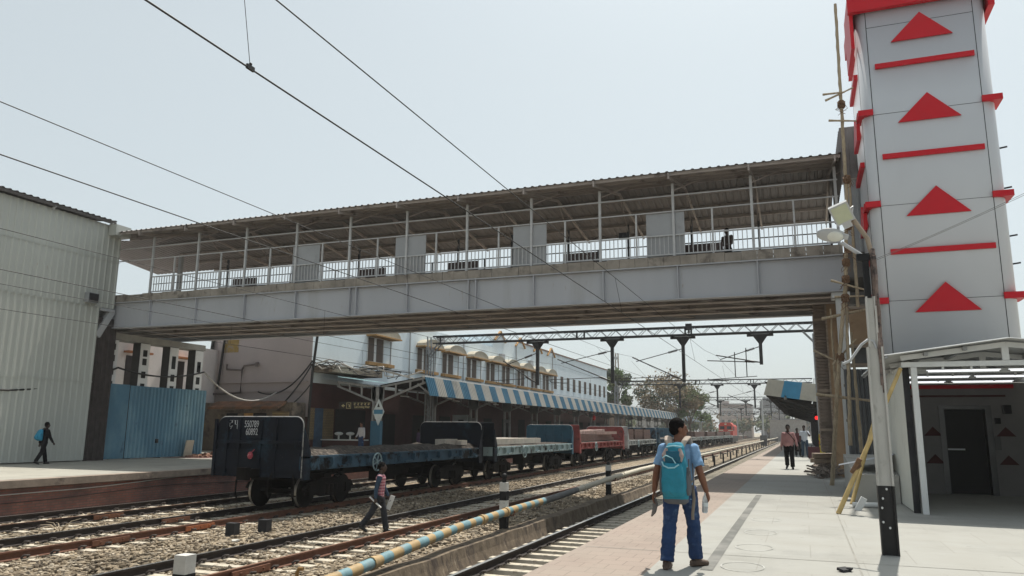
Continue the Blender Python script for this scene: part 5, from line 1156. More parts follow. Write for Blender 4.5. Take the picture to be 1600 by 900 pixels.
T(MB().box(-1.1, -.9, 55.3, 55.5, 3.75, 4.05).tube([(-1.0, 55.2, 3.9), (-1.0, 55.0, 3.9)], .09, 8), 'loudspeaker', white_paint, 'small white loudspeaker under the corner of the far canopy', 'speaker', (-1, 55.2, 3.9))
sg = E('signal_lamp', 'red signal lamp glowing under the far canopy', 'lamp', (.95, 58, 2.4))
MB().box(.8, 1.1, 58.02, 58.3, 2.25, 2.85).build('case', black_paint, sg); MB().tube([(.95, 58.02, 2.55), (.95, 57.96, 2.55)], .13, 12).build('lens', M('red_glow', (1, .02, .02), .4, 0, emit=1.6), sg); MB().box(.92, .98, 58.1, 58.16, 2.85, 3.4).build('hanger', dark_steel, sg)
# ------------------------------------------------------------------ people
def remesh(mb, name, mat, parent, vox, it=2, fac=.5, wr=0, ws=(9, 9, 14)):
    o = mb.build(name, mat, parent, world=False)
    md = o.modifiers.new('r', 'REMESH'); md.mode = 'VOXEL'; md.voxel_size = vox; md.use_smooth_shade = True
    sm_ = o.modifiers.new('s', 'SMOOTH'); sm_.iterations = it; sm_.factor = fac
    dg = bpy.context.evaluated_depsgraph_get(); me = bpy.data.meshes.new_from_object(o.evaluated_get(dg))
    o.modifiers.clear(); old = o.data; o.data = me; bpy.data.meshes.remove(old)
    if not me.materials: me.materials.append(mat)
    if wr:
        nn_ = [v.normal.copy() for v in me.vertices]
        for v, q in zip(me.vertices, nn_):
            p = Vector((v.co.x * ws[0], v.co.y * ws[1], v.co.z * ws[2])); r_ = noise.noise(p) ; r2 = noise.noise(p * 2.1 + Vector((3, 1, 7)))
            v.co += q * wr * ((1 - 2.2 * abs(r_)) * .8 + r2 * .6)
        me.update()
    me.polygons.foreach_set('use_smooth', [True] * len(me.polygons))
    return o
def person(loc, rz, label, shirt, trousers, shoes, legs=((0, 0, 2), (0, 0, 2)), arms=((0, 8, 10), (0, 8, 10)), hscale=1.0, sleeve='long',
           yaw=0, nod=0, lean=0, skinm=None, vox=.014, girth=1.0, sleeve_mat=None, toe=(6, 6), curl=(35, 35), skirt=None, hairlong=False, eyes=False, raise_arm=None, wide=1.0, collar=None):
    skinm = skinm or skin
    rt = E('person', label, 'person', loc, None, R(rz), local=True); rt.scale = (hscale,) * 3
    g = girth
    X = Vector((1, 0, 0))
    def rx(v, a): return Matrix.Rotation(R(a), 3, 'X') @ v
    def joint(side, hip, kn, sp):
        h = Vector((side * .092, 0, 0)); d = rx(Vector((0, 0, -1)), hip); d = Matrix.Rotation(R(-side * sp), 3, 'Y') @ d
        k = h + d * .425; d2 = rx(Vector((0, 0, -1)), hip - kn); d2 = Matrix.Rotation(R(-side * sp * .6), 3, 'Y') @ d2
        a = k + d2 * .415; return h, k, a, d2
    J = [joint(s, *l) for s, l in ((-1, legs[0]), (1, legs[1]))]
    low = min(j[2].z for j in J); zp = -low + .075
    J = [[p + Vector((0, 0, zp)) if i < 3 else p for i, p in enumerate(j)] for j in J]
    body = MB(); tr = MB(); sh = MB(); shoe = MB()
    lr = Matrix.Rotation(R(-lean), 3, 'X')
    def up(x, y, z): return Vector((0, 0, zp)) + lr @ Vector((x, y, z))
    # torso
    tp = [up(0, 0, -.06), up(0, .0, .06), up(0, .005, .17), up(0, 0, .32), up(0, -.005, .45), up(0, -.01, .52)]
    body.tube(tp, [.13, .145, .13, .15, .15, .08], 16, flat=.62)
    body.tube([up(0, -.012, .5), up(0, .003, .55), up(0, .012, .63)], [.075, .062, .058], 12)
    sg_ = [.155 * g, .165 * g, .16 * g, .178 * g, .180, .125]
    sh.tube([up(0, 0, -.11 if sleeve == 'short' else -.05), *tp[1:]], sg_, 20, flat=.68)
    hip_r = .158 * g
    tr.tube([up(0, 0, -.14), up(0, 0, -.05), up(0, 0, .07)], [hip_r * .9, hip_r, .15 * g], 18, flat=.70)
    if g > 1.1: sh.ball(up(0, .05, .1), .13 * g, .11 * g, .14)
    # legs
    for s, (h, k, a, d2), te in ((-1, J[0], toe[0]), (1, J[1], toe[1])):
        m = h.lerp(k, .5); ca = k.lerp(a, .3)
        body.tube([h, m, k, ca, a], [.08, .07, .05, .052, .036], 12)
        if not skirt: tr.tube([h + Vector((0, 0, .02)), h.lerp(k, .3), m, k, ca, k.lerp(a, .7), a + (k - a) * .04], [x * wide for x in (.098, .096, .089, .076, .079, .075, .077)], 14)
        fd = Matrix.Rotation(R(-s * te), 3, 'Z') @ Vector((0, 1, 0)); pitch = max(-.4, min(.7, -d2.y * .9)) if a.z > .09 else 0
        fd = (fd + Vector((0, 0, -pitch))).normalized(); fl = Vector((0, 0, -.045))
        body.tube([a + Vector((0, 0, .01)), a + fl * .5 + fd * .03, a + fl + fd * .11], [.036, .036, .03], 10)
        shoe.tube([a + fl * .75 - fd * .065, a + fl * .6, a + fl * .75 + fd * .08, a + fl * 1.05 + fd * .175], [.043, .05, .047, .036], 12, flat=.8)
        shoe.tube([a + fl * .2, a + Vector((0, 0, .015))], [.05, .046], 12)
        shoe.tube([a + fl * 1.28 - fd * .08, a + fl * 1.3 + fd * .05, a + fl * 1.36 + fd * .17], [.034, .042, .036], 12, flat=.45)
    # arms and hands
    for i, s in ((0, -1), (1, 1)):
        sw, ab, el_ = arms[i]
        S0 = up(s * .178, -.01, .462); d = rx(Vector((0, 0, -1)), sw); d = Matrix.Rotation(R(-s * ab), 3, 'Y') @ d
        Eb = S0 + d * .285; d2 = rx(Vector((0, 0, -1)), sw + el_); d2 = Matrix.Rotation(R(-s * ab * .7), 3, 'Y') @ d2
        W = Eb + d2 * .245
        body.tube([S0, S0.lerp(Eb, .4), Eb, Eb.lerp(W, .3), W], [.052, .05, .042, .043, .028], 12)
        body.ball(S0, .062)
        # hand: palm, four fingers, thumb
        inn = Vector((-s, 0, 0)); inn = (inn - d2 * inn.dot(d2)).normalized(); fw = d2.cross(inn).normalized()
        if fw.y < 0: fw = -fw
        pm = W + d2 * .05
        body.tube([W, W + d2 * .03, W + d2 * .085], [.024, .032, .036], 10, flat=.62) if False else None
        m3h = Matrix((fw, inn, d2)).transposed()
        body.ball(pm, .040, .017, .052, 12, 8, m3=m3h); body.obox(pm + d2 * .01, .066, .026, .07, m3h)
        for q, (off, L) in enumerate(((.028, .068), (.009, .078), (-.010, .072), (-.028, .056))):
            b0 = pm + d2 * .044 + fw * off; c_ = R(curl[i]); dd_ = d2; pts = [b0 - d2 * .012]; p = b0
            for f_ in (.45, .33, .22):
                pts.append(p); dd_ = (Matrix.Rotation(0, 3, 'X') @ dd_); ang = c_; dd_ = (dd_ * math.cos(ang) + (inn - dd_ * inn.dot(dd_)).normalized() * math.sin(ang)).normalized(); p = p + dd_ * L * f_
            pts.append(p); body.tube(pts, [.0092, .0092, .0088, .0082, .0074], 8)
        body.tube([pm - d2 * .03 + fw * .028, pm + fw * .05 + d2 * .002 + inn * .01, pm + fw * .055 + d2 * .032 + inn * .022], [.013, .0115, .009], 8)
        k_ = .56 if sleeve == 'short' else .95
        if sleeve == 'short': q = [S0 - d * .03, S0.lerp(Eb, .3), S0.lerp(Eb, .72)]; rr = [.066, .064, .065]
        else: q = [S0 - d * .03, S0.lerp(Eb, .4), Eb, Eb.lerp(W, .5), Eb.lerp(W, .97)]; rr = [.074, .064, .056, .05, .043]
        if sleeve_mat:
            sl_ = MB().tube(q, rr, 12); remesh(sl_, 'sleeve', sleeve_mat, rt, vox)
        else: sh.tube(q, rr, 12); sh.ball(S0, .07)
        if sleeve_mat: sh.ball(S0, .07)
        if i == 1: rt['_w'] = 0; HAND[rt.name] = (pm, d2, fw, inn)
        else: HANDL[rt.name] = (pm, d2, fw, inn)
    if '_w' in rt: del rt['_w']
    # head
    hm = Matrix.Rotation(R(yaw), 3, 'Z') @ Matrix.Rotation(R(-nod), 3, 'X'); hc = up(0, .022, .705)
    def hp(x, y, z): return hc + hm @ Vector((x, y, z))
    body.ball(hp(0, -.012, .03), .076, .094, .092, 20, 14, m3=hm); body.ball(hp(0, .018, -.035), .062, .076, .085, 18, 12, m3=hm)
    body.ball(hp(0, .05, -.085), .036, .034, .03, 12, 8, m3=hm)
    body.tube([hp(0, .088, .02), hp(0, .104, -.016), hp(0, .112, -.032)], [.011, .015, .017], 8); body.ball(hp(0, .094, -.036), .021, .014, .011, 10, 6, m3=hm)
    body.ball(hp(0, .089, -.064), .026, .012, .008, 10, 6, m3=hm); body.ball(hp(0, .087, -.076), .023, .012, .008, 10, 6, m3=hm)
    body.ball(hp(0, .082, .03), .05, .014, .012, 12, 6, m3=hm)
    for s in (-1, 1): body.ball(hp(s * .076, -.008, -.012), .012, .022, .034, 10, 8, m3=hm)
    hr = MB().ball(hp(0, -.022, .042), .083, .096, .092, 22, 14, m3=hm).ball(hp(0, -.052, -.006), .074, .062, .075, 18, 12, m3=hm)
    if hairlong: hr.ball(hp(0, -.09, -.03), .05, .05, .055, 14, 10, m3=hm)
    if eyes:
        for s in (-1, 1): body.ball(hp(s * .032, .074, .002), .016, .012, .011, 10, 8, m3=hm)
    remesh(body, 'body', skinm, rt, vox * .75 if vox < .01 else vox)
    ho_ = remesh(hr, 'hair', hair_mat, rt, vox, wr=.004, ws=(60, 60, 60))
    for s in (-1, 1):
        MB().ball(hp(s * .032, .084, .003), .0105, .006, .006, 10, 8, m3=hm).build('eye', eye_m, rt, world=False)
    remesh(sh, 'shirt', shirt, rt, vox, wr=.009 if vox < .01 else .006, ws=(11, 11, 9))
    if skirt:
        MBs = MB().tube([up(0, 0, .1), up(0, 0, -.1), up(0, .01, -.45), up(0, .02, -zp + .02)], [.15, .19, .2, .24], 20, flat=.75)
        remesh(MBs, 'skirt', skirt, rt, vox)
    else: remesh(tr, 'trousers', trousers, rt, vox, wr=.009 if vox < .01 else .006, ws=(7, 7, 17))
    remesh(shoe, 'shoes', shoes, rt, vox)
    if collar: MB().tube([up(-.06, .03, .52), up(-.075, -.03, .53), up(0, -.075, .54), up(.075, -.03, .53), up(.06, .03, .52)], .014, 8).build('collar', collar, rt, world=False)
    NECK[rt.name] = (up, zp)
    return rt
HAND = {}; HANDL = {}; NECK = {}
eye_m = M('eye_dark', (.02, .015, .012), .2)
def place(o, rt, p):  # world location of a local point of a person
    return Matrix.LocRotScale(rt.location, rt.rotation_euler, rt.scale) @ Vector(p)
sky_sh = M('sky_blue_cotton', (.19, .33, .52), .9, .12, 6, b=.6, bs=12)
jeans = M('blue_denim', (.016, .04, .11), .9, .3, 5, c2=(.12, .20, .34), t2=.55, w2=.2, s2=3.6, b=.6, bs=14)
brown_shoe = M('brown_shoe', (.09, .06, .045), .7, .3, 12, c2=(.25, .21, .17), t2=.58, s2=14)
black_cloth = M('black_cloth', (.010, .010, .012), .9, .2, 6, spec=.2); black_shoe = M('black_shoe', (.012, .012, .012), .4)
P1 = person((-1.41, 9.42, 0), -4, 'man with a large turquoise backpack, light blue shirt and jeans walking away on the platform', sky_sh, jeans, brown_shoe,
            legs=((-9, 8, 4), (20, 18, 3)), arms=((-12, 17, 26), (-12, 17, 36)), hscale=1.0, sleeve='short', yaw=-58, nod=2, vox=.008, toe=(2, 38), curl=(22, 42), eyes=True, girth=1.04, wide=1.02, collar=sky_sh)
# backpack
teal = M('pack_turquoise', (.018, .20, .285), .8, .16, 5, b=.4, bs=16, c2=(.03, .14, .19), t2=.6, s2=5); pgrey = M('pack_grey', (.10, .105, .115), .85, .15, 6); ppink = M('pack_pink_grey', (.33, .26, .24), .85, .1, 6); pbeige = M('pack_strap', (.36, .30, .25), .85, .1, 5); plight = M('pack_piping', (.30, .55, .62), .7)
def at1(p): return place(None, P1, p)
bp_ = E('backpack', 'large turquoise hiking backpack with grey side pockets on the walking man', 'backpack', tuple(P1.location), None, R(-4), local=True)
def lof(secs, n=24, e=2.6):
    mb = MB(); rings = []
    for (z, cy, ax_, ay) in secs:
        ring = []
        for j in range(n):
            t = 2 * PI * j / n; c_, s_ = math.cos(t), math.sin(t)
            ring.append((ax_ * math.copysign(abs(c_) ** (2 / e), c_), cy + ay * math.copysign(abs(s_) ** (2 / e), s_), z))
        rings.append(ring)
    vs = [p for r_ in rings for p in r_]; fs = []
    for i in range(len(rings) - 1):
        for j in range(n): fs.append((i * n + j, i * n + (j + 1) % n, (i + 1) * n + (j + 1) % n, (i + 1) * n + j))
    mb.add(vs, fs, 0, True); mb.add(rings[0][::-1], [tuple(range(n))], 0, True); mb.add(rings[-1], [tuple(range(n))], 0, True); return mb
ox = .0
remesh(lof([(.76, -.20, .10, .06), (.80, -.22, .145, .09), (.93, -.24, .162, .12), (1.12, -.235, .152, .115), (1.27, -.225, .125, .10), (1.38, -.21, .105, .08), (1.43, -.2, .08, .05)]), 'pack_body', teal, bp_, .009, wr=.006, ws=(8, 8, 7))
remesh(lof([(.83, -.30, .10, .05), (.88, -.33, .135, .06), (1.0, -.345, .135, .06), (1.1, -.345, .12, .055), (1.17, -.34, .105, .05), (1.2, -.33, .095, .03)]), 'front_pocket', teal, bp_, .008, wr=.006, ws=(10, 10, 8))
MB().tube([(-.12, -.372, 1.22), (-.10, -.385, 1.175), (-.04, -.395, 1.15), (.03, -.395, 1.155), (.08, -.38, 1.19)], .009, 6).tube([(-.115, -.35, 1.26), (-.07, -.37, 1.29), (.0, -.36, 1.26), (.04, -.37, 1.20)], .007, 6).tube([(-.08, -.30, 1.385), (0, -.31, 1.40), (.1, -.29, 1.39)], .008, 6).build('piping', plight, bp_, world=False)
remesh(lof([(1.2, -.315, .10, .03), (1.27, -.32, .11, .035), (1.34, -.30, .10, .035)]), 'top_pocket', M('pack_dark_teal', (.012, .09, .14), .8, .15, 5), bp_, .008)
for s in (-1, 1):
    remesh(MB().tube([(s * .085, -.325, 1.22), (s * .10, -.33, 1.29), (s * .075, -.30, 1.37)], [.022, .034, .02], 10, flat=.5), 'strap_flap', ppink, bp_, .007)
    remesh(lof([(.84, 0, .02, .05), (.9, 0, .03, .085), (1.05, 0, .026, .08), (1.16, 0, .012, .05)]), 'side_pocket', pgrey, bp_, .007).location = (s * .152, -.23, 0)
    remesh(MB().tube([(s * .06, -.17, 1.36), (s * .095, -.12, 1.45), (s * .115, -.03, 1.495), (s * .115, .07, 1.44), (s * .12, .135, 1.3), (s * .14, .12, 1.12), (s * .16, -.02, 1.0), (s * .15, -.14, .97)], [.036, .05, .05, .042, .034, .024, .02, .02], 10, flat=.4), 'shoulder_strap', pbeige, bp_, .007)
MB().tube([(-.04, -.17, 1.40), (-.03, -.18, 1.43), (.03, -.18, 1.43), (.04, -.17, 1.40)], .01, 6).build('haul_loop', black_cloth, bp_, world=False)
remesh(lof([(.735, -.2, .10, .05), (.76, -.215, .14, .085), (.80, -.22, .145, .09)]), 'base_panel', pgrey, bp_, .008)
MB().tube([(.17, -.27, 1.25), (.172, -.29, 1.1), (.17, -.28, .95)], .008, 6).tube([(.19, -.16, 1.2), (.2, -.17, .9)], .007, 6).box(.165, .19, -.30, -.275, 1.08, 1.12).build('side_strap', pgrey, bp_, world=False)
MB().tube([(.17, -.12, .95), (.19, -.13, .8), (.16, -.10, .62), (.165, -.12, .56)], .018, 8, flat=.4).build('waist_strap', M('strap_brown', (.2, .17, .14), .85), bp_, world=False)
# bottle held in the right hand, cloth in the left
pm, d2, fw, inn = HAND[P1.name]
plastic = bpy.data.materials.new('clear_plastic'); plastic.use_nodes = True; pb_ = plastic.node_tree.nodes['Principled BSDF']
pb_.inputs['Base Color'].default_value = (.75, .8, .84, 1); pb_.inputs['Roughness'].default_value = .15; pb_.inputs['Transmission Weight'].default_value = .55; pb_.inputs['IOR'].default_value = 1.2
bo = E('water_bottle', 'clear plastic water bottle held in the right hand of the man with the backpack', 'bottle', tuple(P1.location), None, R(-4), local=True)
c0 = pm + inn * .038 + d2 * .02
dirb = Vector((-.05, -.1, -1)).normalized()
pts = [c0 - dirb * .06, c0 - dirb * .03, c0, c0 + dirb * .05, c0 + dirb * .16, c0 + dirb * .175]
MB().tube(pts, [.014, .016, .031, .034, .034, .02], 14).build('bottle', plastic, bo, world=False)
MB().tube([c0 - dirb * .085, c0 - dirb * .06], .017, 12).build('cap', white_paint, bo, world=False)
MB().tube([c0 + dirb * .06, c0 + dirb * .1], .0345, 14).build('label_band', M('label_pale', (.55, .6, .62), .5), bo, world=False)
pm, d2, fw, inn = HANDL[P1.name]
hc_ = tag(remesh(MB().tube([pm + inn * .02 + d2 * .03, pm + inn * .03 + d2 * .1, pm + inn * .03 + d2 * .2 + Vector((0, -.02, 0)), pm + d2 * .27], [.02, .035, .03, .012], 10, flat=.5), 'hand_cloth', M('grey_cloth', (.16, .155, .15), .95, .15, 9), P1, .009), None)
wm = hc_.matrix_world.copy(); hc_.parent = None; hc_.location = P1.location; hc_.rotation_euler.z = R(-4)
tag(hc_, 'grey cloth hanging from the left hand of the man with the backpack', 'cloth')

def M_plaid(name, a, b, c):
    m = bpy.data.materials.new(name); m.use_nodes = True; nt = m.node_tree; N = nt.nodes; L = nt.links; P = N['Principled BSDF']; P.inputs['Roughness'].default_value = .9
    tc = N.new('ShaderNodeTexCoord'); col = None
    for ax_, sc in (('X', 30), ('Z', 26)):
        wv = N.new('ShaderNodeTexWave'); wv.wave_type = 'BANDS'; wv.bands_direction = ax_; wv.inputs['Scale'].default_value = sc / 6.0
        L.new(tc.outputs['Object'], wv.inputs['Vector'])
        g = N.new('ShaderNodeMapRange'); g.inputs[1].default_value = .55; g.inputs[2].default_value = .65; L.new(wv.outputs['Fac'], g.inputs[0])
        x = N.new('ShaderNodeMix'); x.data_type = 'RGBA'; h = N.new('ShaderNodeMath'); h.operation = 'MULTIPLY'; h.inputs[1].default_value = .75; L.new(g.outputs[0], h.inputs[0]); L.new(h.outputs[0], x.inputs[0])
        if col is None: x.inputs[6].default_value = (*a, 1)
        else: L.new(col, x.inputs[6])
        x.inputs[7].default_value = (*(b if ax_ == 'X' else c), 1); col = x.outputs[2]
    L.new(col, P.inputs['Base Color']); return m
denim_d = M('dark_denim', (.03, .055, .09), .9, .2, 6)
plaid = M_plaid('red_plaid', (.42, .13, .16), (.16, .06, .10), (.55, .33, .35))
P2 = person((-10.1, 17.35, -1.0), -68, 'man in a red plaid waistcoat over denim sleeves stepping across the main track', plaid, M('dark_jeans', (.022, .024, .03), .9, .2, 6, c2=(.09, .095, .10), t2=.6, s2=5), black_shoe,
            legs=((14, 4, 1), (-24, 12, 1)), arms=((14, 6, 12), (-14, 8, 12)), hscale=1.0, yaw=-4, vox=.012, sleeve_mat=denim_d, skinm=skin_dark, curl=(40, 45), girth=.95, lean=2, eyes=True, collar=denim_d)
paper = M('paper_white', (.62, .62, .60), .8, .08, 5)
for rt_, hand, lab, nm in ((P2, HAND, 'white rolled papers held behind by the man crossing the track', 'paper_roll'), (P2, HANDL, 'folded pale papers in the front hand of the man crossing the track', 'folded_paper')):
    pm, d2, fw, inn = hand[rt_.name]; c0 = pm + inn * .025 + d2 * .03
    dr = Vector((0, -.62, .55)).normalized() if hand is HAND else Vector((0, -.35, .9)).normalized()
    o = MB().tube([c0 - dr * .2, c0 + dr * .2], .035, 10, flat=.6) if hand is HAND else MB().obox(c0 - dr * .08, .02, .12, .36, Matrix.Rotation(R(-20), 3, 'X'))
    o = o.build(nm, paper, None); o.location = rt_.location; o.rotation_euler.z = rt_.rotation_euler.z; tag(o, lab, 'papers')
P3 = person((-29.5, 23.2, 0), -8, 'man in dark clothes with a bright blue backpack passing the corrugated wall', black_cloth, black_cloth, black_shoe, legs=((16, 4, 1), (-16, 14, 1)), arms=((-10, 8, 8), (18, 8, 14)), vox=.016, skinm=skin_dark, yaw=-5, lean=3)
b3 = remesh(lof([(.95, -.2, .12, .06), (1.02, -.24, .16, .12), (1.2, -.24, .16, .12), (1.36, -.2, .12, .08), (1.42, -.17, .07, .04)]), 'pack_body', M('pack_blue', (.03, .26, .42), .7, .15, 4, c2=(.02, .12, .2), t2=.56, s2=6), P3, .014)
pk = E('backpack', 'bright blue backpack on the back of the man by the corrugated wall', 'backpack', tuple(P3.location), None, P3.rotation_euler.z, local=True); b3.parent = pk
remesh(lof([(1.0, -.33, .09, .04), (1.1, -.36, .11, .05), (1.2, -.34, .09, .03)]), 'front_pocket', b3.data.materials[0], pk, .014); MB().tube([(-.08, -.1, 1.4), (-.11, .0, 1.47), (-.11, .11, 1.3), (-.14, 0, 1.05)], .02, 6).tube([(.08, -.1, 1.4), (.11, .0, 1.47), (.11, .11, 1.3), (.14, 0, 1.05)], .02, 6).build('shoulder_strap', black_cloth, pk, world=False)
P4 = person((-2.3, 29.2, 7.48), 150, 'person in brown standing on the footbridge near its right end', M('brown_shirt', (.07, .05, .04), .9), black_cloth, black_shoe, arms=((10, 8, 60), (10, 8, 60)), vox=.018, skinm=skin_dark)
wsh = M('white_shirt', (.42, .41, .43), .9, .08, 6)
P5 = person((-26.75, 43.3, 0), 165, 'man in a pale checked shirt standing by the blue column base beyond the nearest wagon', wsh, jeans, black_shoe, arms=((0, 12, 10), (8, 10, 25)), vox=.018, hscale=1.12)
pinksh = M('pink_shirt', (.42, .235, .24), .9, .06, 6)
P6 = person((-.62, 35.5, 0), 176, 'stout man in a pink shirt and black trousers walking towards us on the platform', pinksh, black_cloth, black_shoe, legs=((6, 4, 2), (-10, 22, 2)), arms=((4, 19, 16), (4, 12, 8)), vox=.013, skinm=skin_dark, girth=1.22, hscale=1.08, toe=(10, 10), curl=(40, 40), eyes=True, wide=1.08)
sb_ = E('shoulder_bag', 'black shoulder bag hanging at the side of the man in the pink shirt', 'bag', tuple(P6.location), None, P6.rotation_euler.z, local=True); sb_.scale = P6.scale
remesh(lof([(.70, 0, .06, .12), (.74, 0, .09, .17), (.92, 0, .085, .17), (.97, 0, .06, .14)]), 'bag', black_cloth, sb_, .014).location = (-.30, -.05, .0)
MB().tube([(-.29, -.05, .95), (-.22, .1, 1.15), (-.08, .15, 1.35), (.08, .08, 1.47), (.1, -.08, 1.44), (-.1, -.15, 1.2), (-.29, -.1, .95)], .018, 6, flat=.5).build('strap', black_cloth, sb_, world=False)
P7 = person((.05, 52.5, 0), 170, 'man in a white shirt and dark jeans holding a phone to his ear', M('pale_blue_shirt', (.48, .52, .58), .9, .05, 6), denim_d, black_shoe, legs=((0, 0, 4), (2, 2, 4)), arms=((28, 30, 110), (4, 10, 8)), vox=.018, skinm=skin_dark, hscale=1.14, sleeve='short')
bc = E('briefcase', 'dark briefcase hanging beside the man in the white shirt', 'bag', (-.35, 52.4, .55)); MB().box(-.40, -.30, 52.2, 52.6, .35, .75).build('case', black_cloth, bc); MB().tube([(-.35, 52.3, .75), (-.35, 52.33, .82), (-.35, 52.47, .82), (-.35, 52.5, .75)], .012, 6).build('handle', black_cloth, bc)
P8 = person((-.38, 53.5, 0), 190, 'person in a maroon shirt half hidden behind the man in pink', M('maroon_shirt', (.11, .03, .035), .9), black_cloth, black_shoe, vox=.018, skinm=skin_dark, hscale=1.04)
saree = M('saree_yellow', (.45, .36, .03), .8, .12, 4); sred = M('saree_red', (.40, .08, .03), .8, .15, 5)
P9 = person((1.0, 49.5, 0), 120, 'woman in a yellow saree with an orange red blouse by the canopy column', sred, saree, black_shoe, vox=.018, skinm=skin_dark, hscale=.98, skirt=saree, hairlong=True, arms=((5, 8, 40), (0, 6, 10)))
MB().tube([(-.12, .12, .9), (-.02, .14, 1.15), (.13, .04, 1.46), (.12, -.12, 1.3), (.05, -.15, .9)], [.06, .075, .06, .07, .07], 8, flat=.4).build('drape', saree, P9, world=False)
lug = E('suitcase', 'dark maroon suitcase standing beside the woman in the saree', 'luggage', (.55, 48.6, 0))
MB().box(.2, .85, 48.4, 48.8, .04, .72).box(.24, .81, 48.36, 48.399, .1, .66).build('case', M('maroon_case', (.075, .02, .025), .6, .2, 4), lug); MB().tube([(.4, 48.6, .72), (.42, 48.6, .82), (.62, 48.6, .82), (.64, 48.6, .72)], .015, 6).build('handle', black_cloth, lug)
can = [((-26, 49.8, -.3), 90, 'person in purple sitting low under the striped canopy', M('purple_cloth', (.10, .06, .12), .9)), ((-26, 51.0, 0), 60, 'person in bright green beside the one in purple under the canopy', M('green_cloth', (.24, .36, .05), .9)),
       ((-26, 74.9, 0), 60, 'person in white standing under the canopy above the pale blue wagon', wsh), ((-26, 82.7, -.2), 80, 'person in beige under the canopy near the teal wagon end', M('beige_cloth', (.33, .27, .17), .9))]
for loc, rz, lab, mt in can: person((loc[0], loc[1], 0), rz, lab, mt, mt, black_shoe, vox=.025, skinm=skin_dark, hscale=.9 if loc[2] < 0 else 1.0)
T(MB().box(-.2, .2, -.15, .15, 0, .36).add([(-.2, -.16, .36), (.2, -.16, .36), (.15, 0, .42), (-.15, 0, .42)], [(0, 1, 2, 3)]), 'crate', wood, 'worn crate on the far platform by the checked-shirt man', 'crate', (0, 0, 0)).location = (-27.3, 43.6, 0)

# ------------------------------------------------------------------ trees and far background
bark = M('bark', (.13, .10, .08), .95, .3, 6)
lg = [M('leaf_olive', (.085, .10, .035), .8, .25, 1), M('leaf_brown', (.17, .125, .065), .8, .25, 1), M('leaf_green', (.085, .14, .035), .8, .25, 1), M('leaf_dark', (.035, .055, .025), .8, .25, 1)]
def tree(name, loc, h, rx_, rz_, label, mats, seed, n=2600, leaf=.3, group=None, base=None):
    rnd = random.Random(seed); rt = E(name, label, 'tree', loc, group, local=True); base = base or h * .35
    tm = MB(); tm.tube([(0, 0, 0), (.1, 0, base * .6), (0, .1, base)], [h * .03, h * .024, h * .018], 8); ends = []
    for i in range(9):
        a = i * 2.4 + rnd.uniform(-.4, .4); rr = rx_ * rnd.uniform(.4, .85); z = base + (h - base) * rnd.uniform(.25, .85)
        m_ = Vector((math.cos(a) * rr * .45, math.sin(a) * rr * .45, base + (z - base) * .55)); e = Vector((math.cos(a) * rr, math.sin(a) * rr, z))
        tm.tube([(0, .1, base * .9), m_, e], [h * .012, h * .008, h * .003], 6)
        for k in range(4): q = e + Vector((rnd.uniform(-1, 1), rnd.uniform(-1, 1), rnd.uniform(-.4, .8))) * rx_ * .35; tm.tube([m_.lerp(e, rnd.uniform(.3, 1)), q], [h * .004, h * .0015], 4); ends.append(q)
        ends.append(e)
    tm.build('trunk', bark, rt, world=False)
    cm = MB()
    for q in ends + [Vector((rnd.gauss(0, .4) * rx_, rnd.gauss(0, .4) * rx_, base + (h - base) * rnd.uniform(.3, 1))) for _ in range(22)]:
        mi = rnd.choices(range(len(mats)), [3, 3, 2, 2][:len(mats)])[0]; cr = rx_ * rnd.uniform(.16, .34)
        for k in range(int(n / 60)):
            d = Vector((rnd.gauss(0, 1), rnd.gauss(0, 1), rnd.gauss(0, .8))); d = d.normalized() * cr * rnd.random() ** .4; c_ = q + d
            u = Vector((rnd.gauss(0, 1), rnd.gauss(0, 1), rnd.gauss(0, 1))).normalized(); v_ = u.orthogonal().normalized(); s_ = leaf * rnd.uniform(.5, 1.2)
            cm.quad(c_ - u * s_ - v_ * s_ * .5, c_ + u * s_ * .3 - v_ * s_ * .6, c_ + u * s_ + v_ * s_ * .3, c_ - u * s_ * .2 + v_ * s_ * .6, mi)
    cm.build('crown', mats, rt, world=False); return rt
tree('broad_tree', (-24.6, 150, 0), 11.4, 6.6, 5, 'broad brownish tree rising above the far end of the striped canopy', [lg[1], lg[1], lg[0], lg[3]], 3, 5200, .26, base=3.2)
tree('green_tree', (-20.5, 152, 0), 8.6, 3.2, 4, 'smaller yellow green tree right of the broad brownish one', [lg[2], lg[0], lg[2]], 5, 3000, .24)
tree('green_tree', (-34.0, 147, 0), 13.2, 2.9, 5, 'green tree standing right against the end of the white building', [lg[2], lg[3], lg[0]], 8, 4600, .28)
T(MB().box(-38, -30.5, 140, 140.3, 0, 6.4), 'brick_shed_wall', M('brown_shed', (.20, .15, .12), .9), 'brown wall below the green tree behind the canopy', 'wall', (-34, 140, 0))
rt = E('lattice_mast', 'thin brown lattice mast beside the end of the white building', 'mast', (-34.2, 150, 0)); mb = MB()
for dx in (-.5, .5):
    for dy in (-.5, .5): mb.bar((-34.2 + dx, 150 + dy, 0), (-34.2 + dx * .5, 150 + dy * .5, 16.8), .1)
for k in range(22):
    z = k * .76; f_ = 1 - .5 * z / 16.8; s_ = 1 if k % 2 else -1; mb.bar((-34.2 - .5 * s_ * f_, 149.5, z), (-34.2 + .5 * s_ * f_, 149.5, z + .76), .05)
mb.build('lattice', wood, rt); MB().tube([(-34.2, 149.3, 15.8), (-34.2, 149.0, 15.8)], .35, 10).tube([(-34.0, 149.3, 13.4), (-34.0, 149.0, 13.4)], .3, 10).build('dish', grey_paint, rt)
